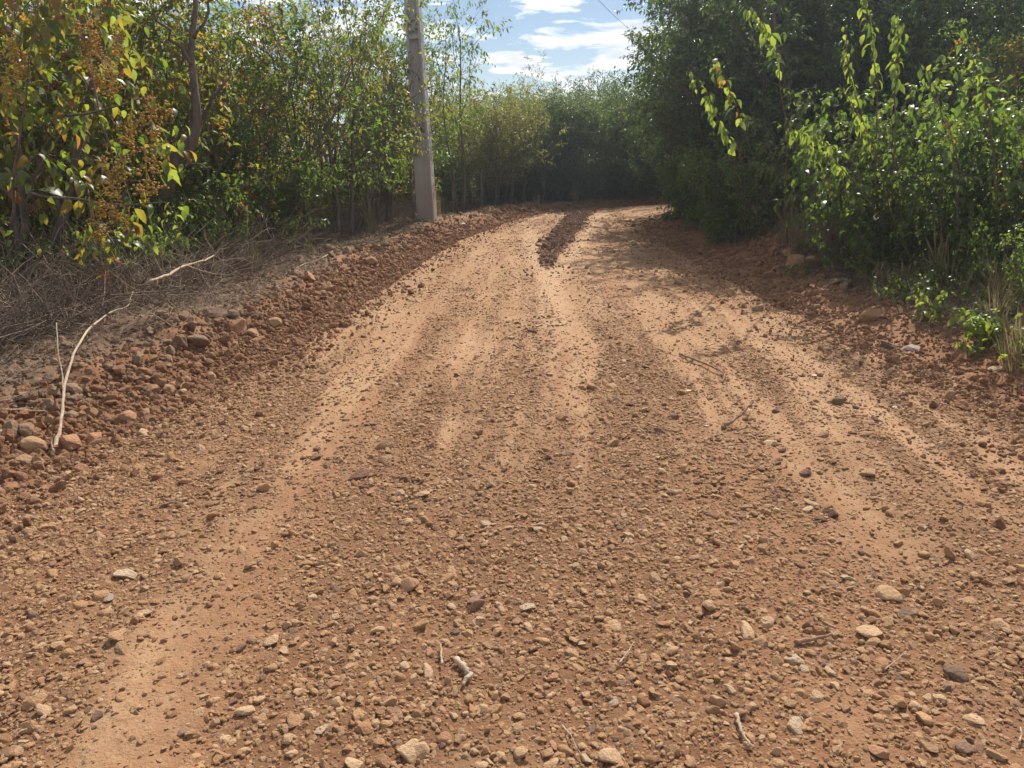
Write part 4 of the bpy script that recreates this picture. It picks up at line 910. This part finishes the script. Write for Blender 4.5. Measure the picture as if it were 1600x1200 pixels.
# ------------------------------------------------------------------ ground litter
def brush_mesh(seed, n=46, rad=0.5, hgt=0.35, thin=0.0035):
    rg = np.random.RandomState(seed); mb = MB()
    for k in range(n):
        a = rg.uniform(0, 6.28); p = np.array([rg.normal(0, rad * .5), rg.normal(0, rad * .5), rg.uniform(0, hgt * .5)])
        d = unit(np.array([math.cos(a), math.sin(a), rg.normal(0.25, .45)])); L = rg.uniform(.2, .8); pts = [p]
        for i in range(6): d = unit(d + rg.normal(0, .22, 3)); p = p + d * L / 6; pts.append(np.array([p[0], p[1], max(p[2], 0.0)]))
        r = thin * rg.uniform(.5, 1.8); mb.tube(pts, np.linspace(r, r * .4, 7), 3, False)
    return mb.mesh('brush', M['dry'])
BRUSH = [brush_mesh(i) for i in range(5)]
n = 420; y = 4.2 * (20 / 4.2) ** rs.rand(n); xl, xr = edges(y); x = xl - 1.75 - np.abs(rs.normal(0, 1.0, n)); k = rs.rand(n) < 1.0
z = H(x, y, .05); s = rs.uniform(.7, 1.25, n) * np.where(y > 12, .8, 1.0)
scatter('dry_brush', np.stack([x, y, z - .03], -1), np.stack([rs.normal(0, .2, n), rs.normal(0, .2, n), rs.uniform(0, 6.28, n)], -1), np.stack([s, s, s * rs.uniform(.7, 1.3, n)], -1), BRUSH, 'tangle of dry grey twigs along the foot of the left thicket')
n = 230; y = 4.5 * (18 / 4.5) ** rs.rand(n); xl, xr = edges(y); x = xr + 0.85 + np.abs(rs.normal(0, 1.0, n)); z = H(x, y, .05); s = rs.uniform(.4, .9, n)
scatter('twig_litter', np.stack([x, y, z - .03], -1), np.stack([rs.normal(0, .2, n), rs.normal(0, .2, n), rs.uniform(0, 6.28, n)], -1), np.stack([s, s, s * .6], -1), BRUSH, 'dry twigs tangled under the plants of the right bank')
n = 190; y = 3.2 * (16 / 3.2) ** rs.rand(n); xl, xr = edges(y); x = xl - 0.75 - rs.rand(n) * 1.3; z = H(x, y, .05); s = rs.uniform(.3, .75, n)
scatter('bank_twigs', np.stack([x, y, z - .01], -1), np.stack([rs.normal(0, .12, n), rs.normal(0, .12, n), rs.uniform(0, 6.28, n)], -1), np.stack([s, s, s * .28], -1), BRUSH, 'flattened dry twigs and stalks strewn over the left bank')
DEAD = [single_leaf(40 + i, 'leaf_dry', .5) for i in range(3)]
n = 9000; y = 4.0 * (22 / 4.0) ** rs.rand(n); xl, xr = edges(y); left = rs.rand(n) < .6
x = np.where(left, xl - 1.0 - np.abs(rs.normal(0, 1.8, n)), xr + 0.7 + np.abs(rs.normal(0, 1.5, n))); s = rs.uniform(.025, .07, n)
scatter('leaf_litter', np.stack([x, y, H(x, y, .05) + .008], -1), rnd_rot(rs, n, .7), s[:, None] * np.ones((1, 3)), DEAD, 'fallen dry brown leaves on both verges')
n = 700; y = 2.2 * (18 / 2.2) ** rs.rand(n); xl, xr = edges(y); x = xl + (xr - xl) * rs.rand(n); s = rs.uniform(.012, .03, n)
scatter('road_leaf_scraps', np.stack([x, y, H(x, y, .02) + .006], -1), rnd_rot(rs, n, .5), s[:, None] * np.ones((1, 3)), DEAD, 'tiny scraps of dry leaf scattered on the road')
def tuft_mesh(seed, n=46, h=.6, wd=.004, seedhead=True, sp=.25):
    rg = np.random.RandomState(seed); mb = MB()
    for k in range(n):
        a = rg.uniform(0, 6.28); L = h * rg.uniform(.45, 1.1); o = np.array([rg.normal(0, .04), rg.normal(0, .04), 0]); bend = rg.uniform(.1, 1.0) * sp * 2
        t = np.linspace(0, 1, 6); P = o + np.stack([np.cos(a) * bend * L * t ** 1.8, np.sin(a) * bend * L * t ** 1.8, L * (t - .35 * bend * t ** 2)], -1)
        wv = wd * np.array([1, 1, .9, .75, .5, .12])[:, None]; sd = np.array([-math.sin(a), math.cos(a), 0]); V = np.concatenate([P - sd * wv, P + sd * wv])
        mb.add(V, None, [(i, i + 1, i + 7, i + 6) for i in range(5)])
        if seedhead and rg.rand() < .22:
            mb.tube(P[3:6] + [0, 0, .01], [.003, .010, .002], 4, False)
    return mb.mesh('grass_tuft', M['straw'])
TUFT = [tuft_mesh(i, 40, (.35, .5, .7)[i % 3], .0035) for i in range(4)]
tx, ty = [], []
for (x0, y0, sx, sy, m_) in ((1500, 360, 50, 40, 46), (1450, 340, 40, 30, 18), (1560, 420, 40, 30, 18), (1580, 520, 30, 40, 10), (60, 480, 90, 40, 2), (600, 350, 60, 10, 5), (668, 338, 16, 3, 9), (1290, 370, 40, 20, 14), (880, 322, 60, 3, 10)):
    for _ in range(m_):
        X, Y, D = level_at(rs.normal(x0, sx), max(rs.normal(y0, sy), 316))
        if Y < 26 and not (EL(Y) - .5 < X < ER(Y) + .4): tx.append(X); ty.append(Y)
n = 160; yy = 4.5 * (18 / 4.5) ** rs.rand(n); xl, xr = edges(yy); xx = np.where(rs.rand(n) < .12, xl - 1.3 - np.abs(rs.normal(0, 1.0, n)), xr + 1.0 + np.abs(rs.normal(0, .8, n)))
tx = np.append(tx, xx); ty = np.append(ty, yy); n = len(tx); s = rs.uniform(.5, 1.2, n)
scatter('grass', np.stack([tx, ty, H(tx, ty, .05) - .01], -1), np.stack([rs.normal(0, .15, n), rs.normal(0, .15, n), rs.uniform(0, 6.28, n)], -1), s[:, None] * np.ones((1, 3)), TUFT, 'dry straw coloured grass with seed heads on the verges')

# ------------------------------------------------------------------ branches and sticks
def stick(name, label, paths, mat, cat='stick', lift=0.012, hi=False):
    """paths: list of (list of (px x, px y, extra height), radius)"""
    x0, y0, _ = paths[0][0][0]; X, Y, D = level_at(x0, y0); o = empty(name, (X, Y, Hs(X, Y))); base = Vector(o.location)
    for q, (pts, r) in enumerate(paths):
        C = []
        for (x, y, h) in pts:
            # raised points: find the ground spot whose lifted point projects here
            hh = h
            g = 0.0
            for _ in range(8):
                a = px(x, y, g + hh + lift); g = .5 * g + .5 * Hs(a[0], a[1])
            C.append(Vector((a[0], a[1], g + hh + lift)) - base)
        A = np.array([c[:] for c in C]); m = max(8, 4 * len(A)); t = np.linspace(0, len(A) - 1, m)
        B = np.stack([np.interp(t, range(len(A)), A[:, k]) for k in range(3)], -1); rgx = np.random.RandomState(int(x0) + q)
        ker = np.array([.25, .5, .25]); 
        for k in range(3): B[1:-1, k] = np.convolve(B[:, k], ker, 'valid')
        B[1:-1] += rgx.normal(0, r * .25, (m - 2, 3)); rad = np.linspace(r, r * .5, m) * (1 + rgx.normal(0, .08, m))
        mb = MB(); mb.tube(B, rad, 8); link('stem' if q == 0 else 'fork', mb.mesh('stick', M[mat]), o)
    tag(o, label, cat); return o
stick('fallen_branch', 'long bleached forked branch standing out of the lower left bank', [([(82, 711, .0), (92, 675, .06), (98, 640, .10), (100, 600, .14), (118, 552, .12), (140, 512, .10), (175, 493, .12), (200, 480, .14), (208, 455, .22)], .010), ([(99, 632, .10), (98, 590, .18), (90, 548, .26), (88, 503, .34)], .006), ([(84, 705, .02), (80, 690, .05), (81, 678, .10)], .005)], 'bleach', 'branch')
stick('fallen_branch', 'bleached grey branch lying over the dry brush below the thicket', [([(232, 440, .30), (262, 430, .33), (290, 414, .34), (318, 408, .34), (334, 399, .36)], .014), ([(290, 414, .34), (325, 424, .30), (355, 430, .28)], .007)], 'bleach', 'branch')
stick('fallen_branch', 'curved brown twig loop at the right end of the brush', [([(215, 480, .08), (245, 498, .06), (275, 512, .05), (293, 500, .08), (298, 485, .14)], .006)], 'dry', 'branch')
stick('stick', 'thin stick leaning over the berm beside the brown block', [([(445, 429, .0), (475, 412, .04), (505, 400, .06), (520, 392, .06)], .008)], 'bleach')
stick('stick', 'thin pale stick leaning at the foot of the concrete pole', [([(660, 345, .02), (645, 330, .12), (634, 318, .22)], .008)], 'bleach')
stick('stick', 'pale stick lying flat in front of the concrete pole', [([(634, 345, .03), (655, 344, .03), (675, 346, .03)], .010)], 'bleach')
stick('stick', 'pale stick on the brush left of the fence posts', [([(400, 362, .03), (412, 356, .08), (424, 351, .12)], .008)], 'bleach')
stick('stick', 'thin stick leaning behind the brown block on the berm crest', [([(500, 382, .02), (515, 372, .08), (530, 364, .12)], .007)], 'bleach')
stick('stick', 'long thin grey twig lying across the rocks at the left edge', [([(0, 628, .05), (30, 618, .05), (60, 605, .05)], .004)], 'dry')
stick('stick', 'pale twig low at the left edge below the grey rocks', [([(0, 640, .04), (40, 640, .03), (75, 643, .02)], .005)], 'bleach')
stick('stick', 'brown stick with a hooked end lying on the right half of the road', [([(1062, 553, .0), (1085, 561, .015), (1110, 571, .02), (1133, 583, .02), (1129, 597, .0)], .010)], 'stick')
stick('stick', 'reddish brown stick tilted up from the packed road', [([(1128, 668, .0), (1143, 659, .03), (1158, 648, .06), (1168, 637, .09), (1176, 629, .11)], .011)], 'stick')
stick('stick', 'curved grey piece of bark among the near gravel', [([(714, 1030, .005), (728, 1043, .008), (734, 1055, .008), (724, 1070, .0)], .011)], 'bleach')
stick('stick', 'short upright pale splinter left of the curved bark', [([(690, 1038, .0), (689, 1020, .01), (689, 1006, .015)], .0035)], 'bleach')
stick('stick', 'bent pale straw in the centre of the near gravel', [([(967, 1036, .0), (980, 1020, .012), (991, 1003, .018)], .003)], 'bleach')
stick('stick', 'pale peeled stick near the bottom right of the road', [([(1151, 1116, .005), (1157, 1138, .008), (1173, 1166, .004)], .006)], 'bleach')
stick('stick', 'long buried sandy stick beside the pitted flat stone', [([(1243, 1004, .0), (1270, 998, .005), (1300, 990, .006)], .008)], 'stick')
stick('stick', 'thin curved straw at the bottom centre of the gravel', [([(878, 1133, .0), (892, 1148, .01), (899, 1165, .006), (915, 1190, .004)], .002)], 'bleach')
stick('stick', 'small curled straw in the lower right gravel', [([(1382, 1046, .0), (1400, 1032, .012), (1416, 1017, .015)], .002)], 'bleach')
stick('stick', 'pale curved twig at the right edge of the lower gravel', [([(1592, 1160, .0), (1597, 1145, .01), (1594, 1136, .012)], .003)], 'bleach')
stick('stick', 'little twig on the packed dirt near the centre of the road', [([(1030, 708, .0), (1045, 703, .008), (1054, 692, .012)], .004)], 'stick')
stick('stick', 'slanting pale splinter in the left gravel near a brown stone', [([(232, 592, .02), (240, 586, .04)], .004)], 'bleach')

# white scraps and dry leaves that stand out
def scrap(x, y, wpx, label, mat='white', rz=0.4, name='white_scrap', cat='scrap', hgt=.07):
    X, Y, D = level_at(x, y); r = wpx / FPX * D / 2; rg = np.random.RandomState(int(x)); k = 9
    th = np.arange(k) * 6.283 / k; rr = r * rg.uniform(.75, 1.1, k); V = [(0, 0, r * hgt)] + [(math.cos(a) * q, math.sin(a) * q * .7, rg.uniform(0, r * hgt)) for a, q in zip(th, rr)]
    V += [(v[0], v[1], v[2] - .003) for v in V]; T = [(0, i + 1, (i + 1) % k + 1) for i in range(k)]; T += [(b + k + 1, a + k + 1, c + k + 1) if False else (a + k + 1, c + k + 1, b + k + 1) for a, b, c in T]
    Q = [(i + 1, i + k + 2, (i + 1) % k + k + 2, (i + 1) % k + 1) for i in range(k)]
    o = link(name, make_mesh(name, V, [np.array(T), np.array(Q)], M[mat]), None, (X, Y, Hs(X, Y) + .007), (.12, 0, rz)); tag(o, label, cat); return o
scrap(722, 350, 13, 'round white scrap on the berm right of the concrete pole', hgt=.3)
scrap(944, 327, 14, 'white scrap at the far end of the road before the dark trees')
scrap(530, 462, 8, 'small white scrap at the foot of the left berm')
scrap(530, 488, 14, 'pale torn leaf at the foot of the left berm, nearer one', 'leaf_dry')
scrap(258, 597, 16, 'white scrap tucked beside the pair of clods on the left slope')
scrap(1075, 612, 11, 'pale dry leaf left of the brown stick on the road', 'pale')
scrap(1272, 588, 11, 'whitish flake on the packed dirt on the right', 'pale')
scrap(1398, 638, 12, 'white crumpled straw scrap near the right road edge')
scrap(1104, 667, 8, 'white flake just left of the tilted brown stick')

# ------------------------------------------------------------------ fence behind the verge
def fence():
    o = empty('rustic_fence', (xat(455, 12.2), 12.2, 0)); base = Vector(o.location)
    spec = [(455, 12.2, 1.02, .055), (478, 12.6, .85, .06), (530, 13.4, 1.05, .035), (548, 13.8, .95, .035), (576, 14.8, .95, .045), (610, 15.9, 1.0, .03), (645, 17.0, 1.0, .035), (706, 18.6, 1.0, .035), (752, 19.8, 1.0, .035), (800, 21.2, 1.0, .035), (848, 22.6, 1.0, .035)]
    tops = []
    for i, (x, Y, h, r) in enumerate(spec):
        X = xat(x, Y); z = Hs(X, Y); rg = np.random.RandomState(i); m = MB(); t = np.linspace(0, 1, 8)[:, None]
        C = np.array([X, Y, z - .15]) - base + t * np.array([rg.normal(0, .04), rg.normal(0, .04), h + .15]); C[1:-1] += rg.normal(0, .008, (6, 3))
        m.tube(C, r * (1 + rg.normal(0, .08, 8)), 8); link('fence_post', m.mesh('fence_post', M['post']), o); tops.append((X, Y, z, h))
    for hh in (.30, .58, .85):
        m = MB(); P = []
        for a, b in zip(tops[:-1], tops[1:]):
            for t in (0, .33, .66): 
                P.append(np.array([a[0] + (b[0] - a[0]) * t, a[1] + (b[1] - a[1]) * t - .05, a[2] + (b[2] - a[2]) * t + hh * .95 - .02 * math.sin(t * 3)]) - base)
        m.tube(P, .003, 4); link('wire_strand', m.mesh('wire_strand', M['dry']), o)
    tag(o, 'rustic fence of crooked weathered posts and thin wire at the thicket edge', 'fence')
fence()

# ------------------------------------------------------------------ concrete pole
def pole():
    Y = 15.6; X = xat(668, Y); z = Hs(X, Y); o = empty('utility_pole', (X, Y, z - .05), R(-24)); o.rotation_euler = (0, R(-2.2), R(-8))
    Ht = 9.0; a0, a1 = .34, .17; b0, b1 = .30, .14       # face width and depth, base to top
    wa = lambda t: a0 + (a1 - a0) * t; wb = lambda t: b0 + (b1 - b0) * t
    mb = MB(); ts = np.linspace(0, 1, 19); fl = .05; web = .04
    def sec(t):
        w_, d_ = wa(t) / 2, wb(t) / 2; f = fl * (1 - .35 * t); e = web * (1 - .3 * t) / 2 + .012
        return [(-w_, -d_), (-w_ + f, -d_), (-w_ + f + .012, -e), (w_ - f - .012, -e), (w_ - f, -d_), (w_, -d_), (w_, d_), (w_ - f, d_), (w_ - f - .012, e), (-w_ + f + .012, e), (-w_ + f, d_), (-w_, d_)]
    V = []; 
    for t in ts:
        for (x, y) in sec(t): V.append((x, y, t * Ht))
    k = 12; Q = []
    for i in range(len(ts) - 1):
        for j in range(k): Q.append((i * k + j, i * k + (j + 1) % k, (i + 1) * k + (j + 1) % k, (i + 1) * k + j))
    top = (len(ts) - 1) * k; Q += [(top, top + 1, top + 10, top + 11), (top + 4, top + 5, top + 6, top + 7)]; T = []
    Q.append((top + 1, top + 4, top + 7, top + 10))
    mb.add(V, None, Q); sh = link('shaft', mb.mesh('shaft', M['concrete'], False), o)
    zs = [0.02, 1.62, 3.35, 5.0, 6.5, 7.8]
    for i, zc in enumerate(zs):
        t = zc / Ht; w_, d_ = wa(t) / 2 - .03, wb(t) / 2 - .018; m = MB()
        hgt = .05 if i else 1.56
        if i == 0:   # the solid filled panel at the foot
            m.add([(-w_, -d_, zc), (w_, -d_, zc), (w_, d_, zc), (-w_, d_, zc), (-w_ + .012, -d_ + .008, zc + hgt), (w_ - .012, -d_ + .008, zc + hgt), (w_ - .012, d_ - .008, zc + hgt), (-w_ + .012, d_ - .008, zc + hgt)], None, [(0, 3, 2, 1), (4, 5, 6, 7), (0, 1, 5, 4), (1, 2, 6, 5), (2, 3, 7, 6), (3, 0, 4, 7)])
            link('foot_panel', m.mesh('foot_panel', M['concrete'], False), o)
        else:
            m.box((-w_, -d_, zc), (w_, d_, zc + .07)); link('cross_rib', m.mesh('cross_rib', M['concrete'], False), o)
    m = MB(); h0 = MB()
    for i in range(40):
        zc = 0.9 + i * .2; t = zc / Ht; w_ = wa(t) / 2
        th = np.arange(8) * 6.283 / 8; ring = np.stack([np.full(8, w_ + .0015 - .0), .016 * np.cos(th), zc + .016 * np.sin(th)], -1); inn = ring.copy(); inn[:, 0] -= .012
        h0.add(np.vstack([ring, inn]), None, [(j, (j + 1) % 8, (j + 1) % 8 + 8, j + 8) for j in range(8)])
        h0.add(np.vstack([ring, [[w_ + .0015, 0, zc]]]), [(j, (j + 1) % 8, 8) for j in range(8)])
    hb = link('bolt_hole_discs', h0.mesh('bolt_hole_discs', M['dark'], False), o); hb['kind'] = 'stuff'  # dark discs on the face stand in for shade inside the holes
    m = MB(); m.box((-.9, -.16, Ht - .35), (.9, -.075, Ht - .25)); link('crossarm', m.mesh('crossarm', M['concrete'], False), o)
    for xx in (-.8, .8):
        m = MB(); m.tube([(xx, -.12, Ht - .25), (xx, -.12, Ht - .2), (xx, -.12, Ht - .16), (xx, -.12, Ht - .12), (xx, -.12, Ht - .06)], [.02, .06, .045, .055, .03], 10); link('insulator', m.mesh('insulator', M['porcelain']), o)
    tag(o, 'tall tapering concrete utility pole with recessed panels on the left berm', 'utility pole')
    return o
pl = pole()
bpy.context.view_layer.update()
def wire(a, via, label):
    # a: start; via: two (px x, px y, Y) points the wire passes through; a parabola carries on beyond
    A = Vector(a); P1 = at(*via[0]); P2 = at(*via[1]); 
    pts = []
    T1 = (P1.y - A.y); T2 = (P2.y - A.y)
    # quadratic in y through three points
    def q(c):
        M3 = np.array([[0, 0, 1], [T1 ** 2, T1, 1], [T2 ** 2, T2, 1]]); return np.linalg.solve(M3, [A[c], P1[c], P2[c]])
    qx, qz = q(0), q(2)
    for t in np.linspace(0, T2 * 1.5, 40): pts.append(np.array([qx @ [t * t, t, 1], A.y + t, qz @ [t * t, t, 1]]) - np.array(A))
    m = MB(); m.tube(pts, .009, 5); o = link('power_line', m.mesh('power_line', M['wire']), None, A); tag(o, label, 'wire'); return o
mw = pl.matrix_world
wire(mw @ Vector((-.8, -.12, 8.95)), [(935, 0, 30), (1000, 56, 39)], 'thin power line crossing the clouds, left of two')
wire(mw @ Vector((.8, -.12, 8.95)), [(1013, 0, 33), (1048, 38, 41)], 'thin power line near the right trees, right of two')

# ------------------------------------------------------------------ haze volume added to stand in for veiling lens glare
HAZE = 0.0018
if HAZE:
    m = bpy.data.materials.new('glare_haze'); m.use_nodes = True; n_ = NT(m.node_tree)
    v = n_.n('ShaderNodeVolumePrincipled'); v.inputs['Density'].default_value = HAZE; v.inputs['Color'].default_value = (0.80, 0.90, 1.0, 1); v.inputs['Anisotropy'].default_value = 0.65
    oo = n_.n('ShaderNodeOutputMaterial'); n_.put(oo.inputs['Volume'], v.outputs[0])
    mb = MB(); mb.box((-450, -450, -1.6), (450, 450, 14.0)); hz = link('haze', mb.mesh('haze', m, False)); hz['kind'] = 'stuff'; hz['label'] = 'thin pale bluish volume standing in for lens glare over the whole scene'
print('pebbles', npeb, 'objects', len(S.objects), 'crown leaves', [p['n'] for p in P_tall + P_mixed + P_sparse + P_dense + P_bush + P_big], 'tris', sum(len(m_.loops) - 2 * len(m_.polygons) for m_ in bpy.data.meshes))
